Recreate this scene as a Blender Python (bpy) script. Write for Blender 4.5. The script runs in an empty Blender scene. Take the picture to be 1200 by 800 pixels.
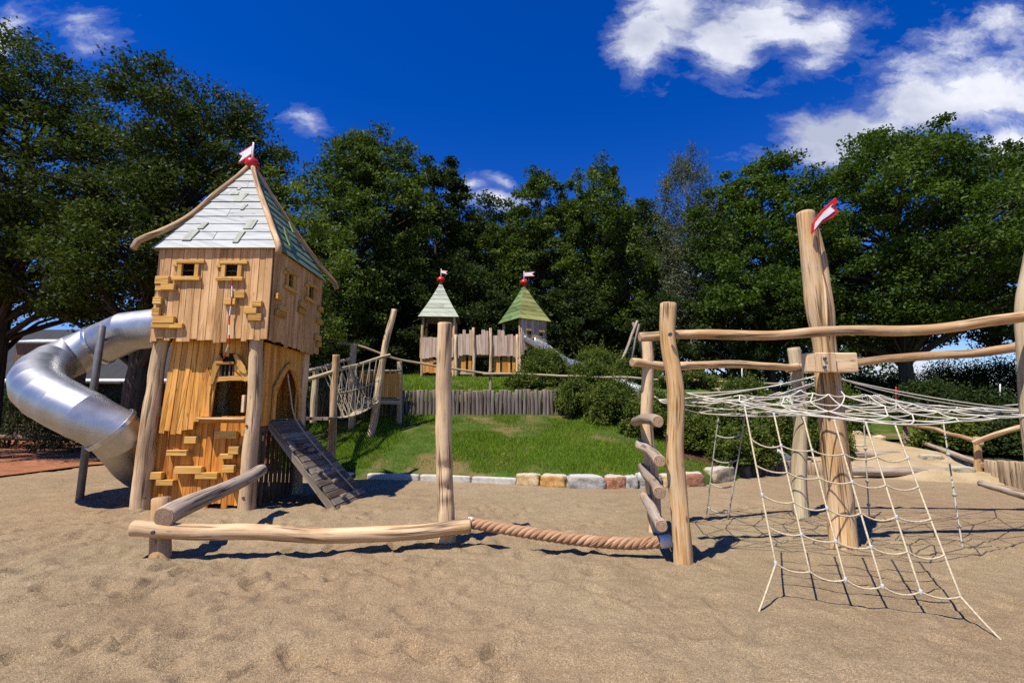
import bpy, math, random
import numpy as np
from mathutils import Vector, Matrix, noise as mnoise
R = math.radians
sc = bpy.context.scene
COL = sc.collection
rng = np.random.default_rng(7)
random.seed(7)

# ------------------------------------------------------------------ camera
F = 575.0; PITCH = math.atan(82/575.0); EYE = 1.6
CP, SP = math.cos(PITCH), math.sin(PITCH)
def ray(px, py):
    a = (px-600)/F; b = (400-py)/F
    return Vector((a, CP-b*SP, SP+b*CP))
def at(px, py, Y):
    d = ray(px, py); t = Y/d.y
    return Vector((d.x*t, Y, EYE+d.z*t))
def gr(px, py, z=0.0):
    d = ray(px, py); t = (z-EYE)/d.z
    return Vector((d.x*t, d.y*t, z))
def gb(px, py, z=-.3):
    p = gr(px, py); return Vector((p.x, p.y, z))
cd = bpy.data.cameras.new('camera'); cam = bpy.data.objects.new('camera', cd); COL.objects.link(cam)
cam.location = (0, 0, EYE); cam.rotation_euler = (math.pi/2+PITCH, 0, 0)
cd.sensor_fit = 'HORIZONTAL'; cd.sensor_width = 36; cd.lens = 36*F/1200; cd.clip_start = .05; cd.clip_end = 3000
sc.camera = cam

# ------------------------------------------------------------------ value noise (numpy)
_T = np.random.default_rng(3).random((257, 257)); _T[256] = _T[0]; _T[:, 256] = _T[:, 0]
def vn(x, y):
    x = np.asarray(x, float); y = np.asarray(y, float)
    xi = np.floor(x).astype(int); yi = np.floor(y).astype(int)
    fx = x-xi; fy = y-yi; fx = fx*fx*(3-2*fx); fy = fy*fy*(3-2*fy)
    xi &= 255; yi &= 255
    a = _T[xi, yi]*(1-fx)+_T[xi+1, yi]*fx
    b = _T[xi, yi+1]*(1-fx)+_T[xi+1, yi+1]*fx
    return a*(1-fy)+b*fy
def fbm(x, y, o=4):
    s = 0; a = .5; 
    for i in range(o):
        s = s+a*vn(x*2**i+17*i, y*2**i+31*i); a *= .5
    return s
def sst(a, b, x):
    t = np.clip((np.asarray(x, float)-a)/(b-a), 0, 1); return t*t*(3-2*t)

# ------------------------------------------------------------------ terrain
KX = [-60, -14, -12.2, -8.5, -5.5, -3.6, -2, 0, 1.6, 2.8, 4.0, 5.2, 6.0, 7.5, 8.3, 10, 11, 12, 16, 60]
KY = [17, 16.5, 15.8, 15.2, 12.9, 12.1, 11.85, 11.25, 10.6, 10.65, 10.95, 11.9, 12.7, 12.9, 12.4, 11.5, 11.0, 10.4, 9.6, 9]
def kerb(x): return np.interp(x, KX, KY)
PAL_Y = 16.0
def hgt(x, y):
    x = np.asarray(x, float); y = np.asarray(y, float)
    k = kerb(x); t = np.maximum(y-k, 0)
    s = np.clip(t/np.maximum(PAL_Y-k, .5), 0, 1)
    mound = .12+1.36*(s**.85)
    mound = mound+.78*sst(PAL_Y+.12, PAL_Y+.3, y)+np.clip((y-PAL_Y-.3)/6.7, 0, 1)*.98+np.clip((y-23)/20, 0, 1)*.5
    path = .04+.11*np.minimum(t, 12)+.03*np.clip(t-12, 0, 40)
    wl = sst(-10.5, -6.2, x); wr = sst(5.2, 8.6, x-np.clip(y-14, 0, 20)*.45)
    left = .02*np.clip(t-4, 0, 30)
    h = (left*(1-wl)+mound*wl)*(1-wr)+path*wr
    return np.where(y > k, h, 0.0)
def H(x, y): return float(hgt(x, y))

# ------------------------------------------------------------------ materials
def new_mat(name):
    m = bpy.data.materials.new(name); m.use_nodes = True
    nt = m.node_tree; nt.nodes.clear()
    out = nt.nodes.new('ShaderNodeOutputMaterial'); b = nt.nodes.new('ShaderNodeBsdfPrincipled')
    nt.links.new(b.outputs[0], out.inputs[0])
    return m, nt, b, out
def N(nt, t, **kw):
    n = nt.nodes.new(t)
    for k, v in kw.items():
        if k.startswith('i_'):
            key = k[2:]; key = int(key) if key.isdigit() else key.replace('_', ' ')
            n.inputs[key].default_value = v
        else: setattr(n, k, v)
    return n
def L(nt, a, b): nt.links.new(a, b)
def ramp(nt, fac, stops):
    r = nt.nodes.new('ShaderNodeValToRGB'); e = r.color_ramp.elements
    while len(e) < len(stops): e.new(.5)
    for i, (p, c) in enumerate(stops):
        e[i].position = p; e[i].color = (*c, 1) if len(c) == 3 else c
    L(nt, fac, r.inputs[0]); return r.outputs[0]
def math_(nt, op, a, b=None, c=None, clamp=False):
    n = nt.nodes.new('ShaderNodeMath'); n.operation = op; n.use_clamp = clamp
    for i, v in enumerate((a, b, c)):
        if v is None: continue
        if isinstance(v, (int, float)): n.inputs[i].default_value = v
        else: L(nt, v, n.inputs[i])
    return n.outputs[0]
def mixc(nt, fac, a, b, mode='MIX'):
    n = nt.nodes.new('ShaderNodeMix'); n.data_type = 'RGBA'; n.blend_type = mode
    for s, v in ((n.inputs[0], fac), (n.inputs[6], a), (n.inputs[7], b)):
        if isinstance(v, (int, float)): s.default_value = v
        elif isinstance(v, tuple): s.default_value = (*v, 1) if len(v) == 3 else v
        else: L(nt, v, s)
    return n.outputs[2]
def noise(nt, vec, scale, detail=4, rough=.6, dist=0):
    n = N(nt, 'ShaderNodeTexNoise', i_Scale=scale, i_Detail=detail, i_Roughness=rough, i_Distortion=dist)
    L(nt, vec, n.inputs['Vector']); return n.outputs[0]
def mapping(nt, vec, scale=(1, 1, 1), loc=(0, 0, 0)):
    n = N(nt, 'ShaderNodeMapping'); n.inputs['Scale'].default_value = scale; n.inputs['Location'].default_value = loc
    L(nt, vec, n.inputs[0]); return n.outputs[0]
def tint_of(nt):
    return N(nt, 'ShaderNodeAttribute', attribute_name='tint').outputs['Fac']

def wood(name, light, mid, dark, rough=.72, crack=.6, blotch=None, tintamp=.5, bump=.35, grey=0.0):
    m, nt, b, out = new_mat(name)
    uv = N(nt, 'ShaderNodeTexCoord').outputs['UV']
    g1 = noise(nt, mapping(nt, uv, (11, .7, 1)), 1.0, 5, .62, .6)
    g2 = noise(nt, mapping(nt, uv, (70, 1.6, 1)), 1.0, 4, .7)
    big = noise(nt, mapping(nt, uv, (2.2, 1.1, 1)), 1.0, 4, .6)
    g = math_(nt, 'ADD', math_(nt, 'MULTIPLY', g1, .6), math_(nt, 'MULTIPLY', g2, .4))
    c = ramp(nt, g, [(.37, dark), (.475, mid), (.58, light)])
    if blotch:
        c = mixc(nt, ramp(nt, big, [(.45, (0, 0, 0)), (.58, (1, 1, 1))]), c, mixc(nt, .75, c, mixc(nt, 1.0, blotch, ramp(nt, g2, [(.3, (.62, .58, .52)), (.65, (1.1, 1.1, 1.1))]), 'MULTIPLY')))
    # weathered grey streaks
    if grey:
        gn = noise(nt, mapping(nt, uv, (5, .35, 1), (3, 9, 0)), 1.0, 5, .65)
        c = mixc(nt, math_(nt, 'MULTIPLY', ramp(nt, gn, [(.45, (0, 0, 0)), (.66, (1, 1, 1))]), grey), c, (.27, .25, .23))
    # drying cracks: long thin dark lines
    cr = noise(nt, mapping(nt, uv, (13, .45, 1), (7, 2, 0)), 1.0, 2, .5, .3)
    crk = math_(nt, 'SUBTRACT', 1, math_(nt, 'MULTIPLY', math_(nt, 'ABSOLUTE', math_(nt, 'SUBTRACT', cr, .5)), 14), clamp=True)
    seg = noise(nt, mapping(nt, uv, (9, .9, 1), (1, 5, 0)), 1.0, 2, .5)
    crk = math_(nt, 'MULTIPLY', crk, ramp(nt, seg, [(.52, (0, 0, 0)), (.58, (1, 1, 1))]))
    c = mixc(nt, math_(nt, 'MULTIPLY', crk, crack), c, tuple(v*.25 for v in dark))
    # knots
    vo = N(nt, 'ShaderNodeTexVoronoi', i_Scale=1.0); L(nt, mapping(nt, uv, (5.5, 2.2, 1)), vo.inputs['Vector'])
    kn = ramp(nt, vo.outputs['Distance'], [(.04, (1, 1, 1)), (.12, (0, 0, 0))])
    c = mixc(nt, math_(nt, 'MULTIPLY', kn, .75), c, tuple(v*.5 for v in dark))
    t = tint_of(nt)
    c = mixc(nt, 1.0, c, ramp(nt, t, [(0, (1-tintamp*.6, 1-tintamp*.68, 1-tintamp*.75)), (.5, (1, 1, 1)), (1, (1+tintamp*.25, 1+tintamp*.25, 1+tintamp*.25))]), 'MULTIPLY')
    L(nt, c, b.inputs['Base Color'])
    b.inputs['Roughness'].default_value = rough
    b.inputs['Specular IOR Level'].default_value = .3
    bp = N(nt, 'ShaderNodeBump', i_Strength=min(1, bump*1.7), i_Distance=.016)
    L(nt, math_(nt, 'SUBTRACT', g, math_(nt, 'MULTIPLY', crk, .8)), bp.inputs['Height']); L(nt, bp.outputs[0], b.inputs['Normal'])
    return m
def endgrain(name, c1, c2):
    m, nt, b, out = new_mat(name)
    uv = N(nt, 'ShaderNodeTexCoord').outputs['UV']
    ln = N(nt, 'ShaderNodeVectorMath', operation='LENGTH'); L(nt, uv, ln.inputs[0])
    w = math_(nt, 'SINE', math_(nt, 'ADD', math_(nt, 'MULTIPLY', ln.outputs['Value'], 360), math_(nt, 'MULTIPLY', noise(nt, uv, 22), 9)))
    f = math_(nt, 'ADD', math_(nt, 'MULTIPLY', w, .22), noise(nt, uv, 26, 5, .7))
    c = ramp(nt, f, [(.28, c2), (.5, tuple((p+q)/2 for p, q in zip(c1, c2))), (.72, c1)])
    sp = N(nt, 'ShaderNodeSeparateXYZ'); L(nt, uv, sp.inputs[0])
    an = math_(nt, 'ARCTAN2', sp.outputs[1], sp.outputs[0])
    st = math_(nt, 'ABSOLUTE', math_(nt, 'SINE', math_(nt, 'MULTIPLY_ADD', noise(nt, uv, 9), 5, math_(nt, 'MULTIPLY', an, 1.5))))
    c = mixc(nt, ramp(nt, st, [(.02, (.85, .85, .85)), (.09, (0, 0, 0))]), c, tuple(v*.25 for v in c2))
    L(nt, c, b.inputs['Base Color']); b.inputs['Roughness'].default_value = .85
    return m
def plain(name, col, rough=.5, metal=0.0, var=.12, scale=8, spec=.4, bump=0):
    m, nt, b, out = new_mat(name)
    tc = N(nt, 'ShaderNodeTexCoord').outputs['Object']
    n = noise(nt, tc, scale, 5)
    c = mixc(nt, 1.0, col, ramp(nt, n, [(.3, (1-var*2, 1-var*2, 1-var*2)), (.7, (1+var, 1+var, 1+var))]), 'MULTIPLY')
    L(nt, c, b.inputs['Base Color'])
    b.inputs['Metallic'].default_value = metal; b.inputs['Specular IOR Level'].default_value = spec
    L(nt, math_(nt, 'MULTIPLY_ADD', n, .2, rough-.1), b.inputs['Roughness'])
    if bump:
        bp = N(nt, 'ShaderNodeBump', i_Strength=bump, i_Distance=.01); L(nt, n, bp.inputs['Height']); L(nt, bp.outputs[0], b.inputs['Normal'])
    return m

M = {}
M['log'] = wood('peeled_log_wood', (0.745, 0.530, 0.301), (0.609, 0.395, 0.193), (0.315, 0.170, 0.070), blotch=(.50, .28, .11), crack=.9, grey=.3)
M['log_orange'] = wood('orange_log_wood', (.66, .44, .22), (.53, .30, .11), (.25, .115, .035), blotch=(.62, .46, .28), crack=.9)
M['log_pale'] = wood('pale_log_wood', (0.784, 0.575, 0.340), (0.657, 0.450, 0.244), (0.371, 0.225, 0.106), crack=.9, blotch=(.55, .37, .21))
M['log_grey'] = wood('grey_log_wood', (.47, .37, .27), (.35, .265, .185), (.17, .12, .08), crack=.9, grey=.35)
M['log_far'] = wood('weathered_post_wood', (0.550, 0.440, 0.270), (0.430, 0.330, 0.189), (0.250, 0.180, 0.099), crack=.5, grey=.3)
M['end'] = endgrain('log_end_grain', (.60, .42, .24), (.30, .17, .085))
M['end_grey'] = endgrain('grey_log_end_grain', (.50, .34, .20), (.22, .13, .075))
M['plank_pale'] = wood('pale_larch_planks', (0.78, 0.485, 0.235), (0.69, 0.39, 0.16), (0.42, 0.2, 0.065), blotch=(.60, .33, .12), crack=0.27, tintamp=.5)
M['plank_far'] = wood('silvered_larch_planks', (.66, .49, .36), (.56, .39, .275), (.34, .21, .14), crack=.3, tintamp=.5, grey=.25)
M['plank_orange'] = wood('oiled_larch_planks', (.80, .41, .10), (.70, .31, .055), (.36, .13, .018), crack=0.23, tintamp=.5)
M['plank_deep'] = wood('deep_orange_planks', (.74, .31, .055), (.64, .225, .03), (.32, .09, .012), crack=0.27, tintamp=.6)
M['block'] = wood('yellow_larch_blocks', (.70, .41, .11), (.60, .32, .07), (.36, .155, .03), crack=0.14, tintamp=.5)
M['plank_dark'] = wood('dark_brown_planks', (.20, .13, .08), (.14, .09, .055), (.07, .04, .025), crack=.5)
M['plank_grey'] = wood('weathered_grey_planks', (0.31, 0.245, 0.175), (0.205, 0.158, 0.11), (0.1, 0.075, 0.052), crack=.8, grey=.4, tintamp=.8)
M['roof_pale'] = wood('pale_grey_green_boards', (0.431, 0.436, 0.409), (0.370, 0.378, 0.352), (0.238, 0.251, 0.229), crack=.2, tintamp=.25, bump=.2, rough=.6)
M['roof_patch'] = wood('sage_green_boards', (.38, .385, .30), (.31, .32, .235), (.2, .21, .15), crack=.3, tintamp=.15, rough=.6)
M['roof_green_shaded'] = wood('shaded_green_boards', (.19, .27, .17), (.135, .205, .13), (.07, .11, .07), crack=.3, tintamp=.5, rough=.6)  # green stain with the right slope's shade painted in
M['roof_mint'] = wood('mint_grey_boards', (0.428, 0.446, 0.345), (0.359, 0.389, 0.285), (0.245, 0.274, 0.188), crack=.2, tintamp=.4, rough=.6)
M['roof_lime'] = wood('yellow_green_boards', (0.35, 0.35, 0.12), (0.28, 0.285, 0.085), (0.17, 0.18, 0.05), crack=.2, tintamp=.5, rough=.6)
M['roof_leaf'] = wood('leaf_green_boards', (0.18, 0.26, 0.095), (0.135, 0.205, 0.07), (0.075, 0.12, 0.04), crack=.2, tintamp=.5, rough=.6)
M['palisade'] = wood('brown_palisade_wood', (.19, .14, .105), (.13, .095, .07), (.06, .045, .033), crack=.8, grey=.4, tintamp=.8)
M['palisade_tan'] = wood('tan_palisade_wood', (.44, .32, .20), (.34, .24, .145), (.18, .12, .07), crack=.6, tintamp=.6)
M['bark'] = wood('dark_bark', (.09, .075, .06), (.055, .045, .036), (.022, .018, .014), crack=.8, bump=.9, rough=.95)
M['bark_birch'] = wood('birch_bark', (.42, .40, .36), (.25, .23, .20), (.06, .05, .04), crack=.6, bump=.5, rough=.9)
M['red'] = plain('red_gloss_paint', (.58, .018, .014), .28, var=.1, spec=.5)
M['white'] = plain('white_paint', (.78, .77, .74), .45, var=.06)
M['pink'] = plain('faded_pink_paint', (.70, .50, .48), .5, var=.12)
M['steel'] = plain('dark_bolt_steel', (.16, .15, .14), .4, metal=.9)
M['iron'] = plain('grey_steel_pole', (.17, .165, .16), .5, metal=.3)
M['slidegrey'] = plain('grey_sheet_metal', (.55, .56, .57), .3, metal=.85)
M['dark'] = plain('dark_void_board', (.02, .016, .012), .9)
M['net'] = plain('cream_net_rope', (.56, .46, .29), .85, var=.2, scale=60, bump=.4)
M['net_white'] = plain('white_net_rope', (.62, .57, .45), .85, var=.12, scale=60, bump=.4)
M['net_grey'] = plain('grey_net_rope', (.42, .38, .30), .9, var=.2, scale=60)
M['clamp'] = plain('white_plastic_clamp', (.58, .58, .56), .45)
M['hawser'] = wood('tan_hawser_fibre', (.50, .30, .17), (.40, .22, .115), (.24, .115, .055), crack=.2, bump=1.0, rough=.9, tintamp=.3)
M['gutter'] = plain('white_gutter_paint', (.75, .75, .74), .5)
M['slate'] = wood('dark_slate_roof', (0.033, 0.033, 0.037), (0.023, 0.023, 0.026), (0.012, 0.012, 0.014), crack=.4, tintamp=.8)
M['wallgrey'] = plain('dark_render_wall', (.05, .048, .048), .9)
M['kerbstone'] = plain('pale_kerb_stone', (.52, .48, .41), .85, var=.14, scale=9, bump=.6)

def stone_mat(name, top, cols):
    m, nt, b, out = new_mat(name)
    tc = N(nt, 'ShaderNodeTexCoord').outputs['Object']
    n = noise(nt, tc, 5, 7, .68, .5); n2 = noise(nt, tc, 26, 5, .7)
    c = ramp(nt, n, [(.36, cols[0]), (.5, cols[1]), (.64, cols[2])])
    c = mixc(nt, .5, c, ramp(nt, n2, [(.3, tuple(v*.6 for v in cols[0])), (.7, tuple(min(1, v*1.25) for v in cols[2]))]))
    nz = N(nt, 'ShaderNodeSeparateXYZ'); L(nt, N(nt, 'ShaderNodeNewGeometry').outputs['Normal'], nz.inputs[0])
    if top: c = mixc(nt, ramp(nt, math_(nt, 'ADD', nz.outputs[2], math_(nt, 'MULTIPLY_ADD', n, .5, -.25)), [(.72, (0, 0, 0)), (.85, (1, 1, 1))]), c, mixc(nt, n2, top, tuple(v*.75 for v in top)))
    L(nt, c, b.inputs['Base Color']); b.inputs['Roughness'].default_value = .9
    bp = N(nt, 'ShaderNodeBump', i_Strength=.9, i_Distance=.03); L(nt, math_(nt, 'ADD', n, math_(nt, 'MULTIPLY', n2, .4)), bp.inputs['Height']); L(nt, bp.outputs[0], b.inputs['Normal'])
    return m
CREAM = (.56, .49, .38)
M['st_ochre'] = stone_mat('ochre_sandstone', CREAM, [(.32, .19, .07), (.50, .32, .11), (.56, .45, .27)])
M['st_orange'] = stone_mat('orange_sandstone', CREAM, [(.36, .15, .03), (.52, .23, .045), (.55, .35, .14)])
M['st_grey'] = stone_mat('pale_grey_stone', (.55, .52, .46), [(.22, .20, .17), (.36, .33, .28), (.47, .43, .37)])
M['st_red'] = stone_mat('red_sandstone', CREAM, [(.19, .055, .022), (.36, .12, .045), (.50, .30, .18)])
M['st_tan'] = stone_mat('tan_stone', (.52, .46, .34), [(.20, .17, .10), (.33, .27, .16), (.45, .38, .25)])
M['st_dark'] = stone_mat('dark_brown_stone', None, [(.06, .045, .035), (.11, .085, .06), (.19, .14, .10)])

def sand_mat():
    m, nt, b, out = new_mat('coarse_tan_sand')
    p = N(nt, 'ShaderNodeTexCoord').outputs['Object']
    big = noise(nt, p, .35, 5, .6); mid = noise(nt, p, 3.0, 6, .65)
    vo = N(nt, 'ShaderNodeTexVoronoi', i_Scale=210.0); L(nt, p, vo.inputs['Vector'])
    sep = N(nt, 'ShaderNodeSeparateColor'); L(nt, vo.outputs['Color'], sep.inputs[0])
    fine = noise(nt, p, 75, 4, .75)
    c = ramp(nt, math_(nt, 'ADD', math_(nt, 'MULTIPLY', big, .5), math_(nt, 'MULTIPLY', mid, .5)),
             [(.36, (.268, .194, .113)), (.5, (.326, .241, .143)), (.66, (.378, .286, .173))])
    c = mixc(nt, 1.0, c, ramp(nt, noise(nt, p, .16, 3, .5), [(.4, (1.03, .97, .93)), (.6, (1.0, 1.02, 1.0))]), 'MULTIPLY')
    c = mixc(nt, 1.0, c, ramp(nt, sep.outputs[0], [(0, (.50, .49, .48)), (.25, (.92, .9, .88)), (.8, (1.08, 1.08, 1.07)), (1, (1.75, 1.75, 1.7))]), 'MULTIPLY')
    c = mixc(nt, 1.0, c, ramp(nt, fine, [(.3, (.78, .77, .75)), (.7, (1.18, 1.18, 1.18))]), 'MULTIPLY')
    L(nt, c, b.inputs['Base Color']); b.inputs['Roughness'].default_value = .95; b.inputs['Specular IOR Level'].default_value = .15
    hh = math_(nt, 'ADD', math_(nt, 'MULTIPLY', fine, 1.0), math_(nt, 'MULTIPLY', vo.outputs['Distance'], .6))
    bp = N(nt, 'ShaderNodeBump', i_Strength=.75, i_Distance=.012); L(nt, hh, bp.inputs['Height'])
    bp2 = N(nt, 'ShaderNodeBump', i_Strength=.55, i_Distance=.05); L(nt, noise(nt, p, 9, 5, .6, .4), bp2.inputs['Height'])
    L(nt, bp.outputs[0], bp2.inputs['Normal']); L(nt, bp2.outputs[0], b.inputs['Normal'])
    return m
M['sand'] = sand_mat()
def soil_mat(name, stops, sc1, sc2, bump=.8, patch=None):
    m, nt, b, out = new_mat(name)
    p = N(nt, 'ShaderNodeTexCoord').outputs['Object']
    n = noise(nt, p, sc1, 6, .7); n2 = noise(nt, p, sc2, 5, .7)
    c = ramp(nt, math_(nt, 'ADD', math_(nt, 'MULTIPLY', n, .5), math_(nt, 'MULTIPLY', n2, .5)), stops)
    if patch:
        c = mixc(nt, ramp(nt, noise(nt, p, .8, 5, .65), [(.5, (0, 0, 0)), (.62, (1, 1, 1))]), c, patch)
    L(nt, c, b.inputs['Base Color']); b.inputs['Roughness'].default_value = .95; b.inputs['Specular IOR Level'].default_value = .1
    bp = N(nt, 'ShaderNodeBump', i_Strength=bump, i_Distance=.04); L(nt, n2, bp.inputs['Height']); L(nt, bp.outputs[0], b.inputs['Normal'])
    return m
M['lawn'] = soil_mat('lawn_turf', [(.35, (.03, .05, .008)), (.5, (.055, .105, .012)), (.65, (.11, .15, .03))], 3, 40, patch=(.19, .14, .055))
M['mulch'] = soil_mat('red_bark_mulch', [(.35, (.22, .075, .032)), (.5, (.38, .15, .07)), (.66, (.50, .25, .14))], 2.5, 38, 1.0)
M['bankmulch'] = soil_mat('brown_bark_mulch', [(.35, (.045, .02, .012)), (.5, (.10, .045, .028)), (.66, (.19, .10, .065))], 3, 45, 1.0)
M['path'] = soil_mat('sandy_path', [(.35, (.30, .21, .11)), (.5, (.42, .31, .17)), (.66, (.50, .39, .24))], 2, 30, .6)
M['earth'] = soil_mat('dark_earth', [(.35, (.03, .03, .015)), (.5, (.055, .055, .025)), (.66, (.09, .08, .04))], .5, 12, .6)

def leaf_mat(name, dark, mid, light, trans=.30, rough=.62):
    m, nt, b, out = new_mat(name)
    c = ramp(nt, tint_of(nt), [(.05, dark), (.5, mid), (.95, light)])
    L(nt, c, b.inputs['Base Color']); b.inputs['Roughness'].default_value = rough; b.inputs['Specular IOR Level'].default_value = .18
    tr = N(nt, 'ShaderNodeBsdfTranslucent'); L(nt, mixc(nt, 1.0, c, (1.25, 1.35, .7), 'MULTIPLY'), tr.inputs[0])
    mx = N(nt, 'ShaderNodeMixShader', i_0=trans); L(nt, b.outputs[0], mx.inputs[1]); L(nt, tr.outputs[0], mx.inputs[2])
    L(nt, mx.outputs[0], out.inputs[0]); return m
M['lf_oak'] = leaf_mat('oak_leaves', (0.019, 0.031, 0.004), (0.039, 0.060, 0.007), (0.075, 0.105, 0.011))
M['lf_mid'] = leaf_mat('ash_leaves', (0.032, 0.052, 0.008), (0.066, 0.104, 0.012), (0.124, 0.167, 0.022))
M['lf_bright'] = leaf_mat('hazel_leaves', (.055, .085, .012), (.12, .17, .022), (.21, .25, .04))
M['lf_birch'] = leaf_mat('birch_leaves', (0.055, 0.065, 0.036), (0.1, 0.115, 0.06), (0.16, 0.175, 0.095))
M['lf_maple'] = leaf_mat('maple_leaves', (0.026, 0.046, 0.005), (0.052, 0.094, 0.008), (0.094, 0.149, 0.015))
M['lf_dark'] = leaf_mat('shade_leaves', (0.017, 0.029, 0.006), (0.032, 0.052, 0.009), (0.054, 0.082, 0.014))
M['lf_shrub'] = leaf_mat('shrub_leaves', (0.033, 0.052, 0.008), (0.076, 0.111, 0.013), (0.170, 0.193, 0.029))
M['lf_spike'] = leaf_mat('lavender_stems', (.06, .06, .048), (.12, .12, .095), (.22, .21, .17), .1)
M['grass'] = leaf_mat('grass_blades', (0.3, 0.225, 0.07), (0.125, 0.205, 0.014), (0.215, 0.32, 0.024), .35, .6)
def metal_mat():
    m, nt, b, out = new_mat('brushed_stainless_steel')
    uv = N(nt, 'ShaderNodeTexCoord').outputs['UV']; ob = N(nt, 'ShaderNodeTexCoord').outputs['Object']
    st = noise(nt, mapping(nt, uv, (3, 160, 1)), 1.0, 4, .7); bl = noise(nt, ob, 2.2, 5, .6)
    c = ramp(nt, math_(nt, 'ADD', math_(nt, 'MULTIPLY', st, .35), math_(nt, 'MULTIPLY', bl, .65)), [(.32, (.36, .355, .35)), (.66, (.54, .54, .535))])
    L(nt, c, b.inputs['Base Color']); b.inputs['Metallic'].default_value = 1
    L(nt, math_(nt, 'MULTIPLY_ADD', bl, .2, .36), b.inputs['Roughness'])
    bp = N(nt, 'ShaderNodeBump', i_Strength=.06, i_Distance=.01); L(nt, st, bp.inputs['Height']); L(nt, bp.outputs[0], b.inputs['Normal'])
    return m
M['tube'] = metal_mat()

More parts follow.
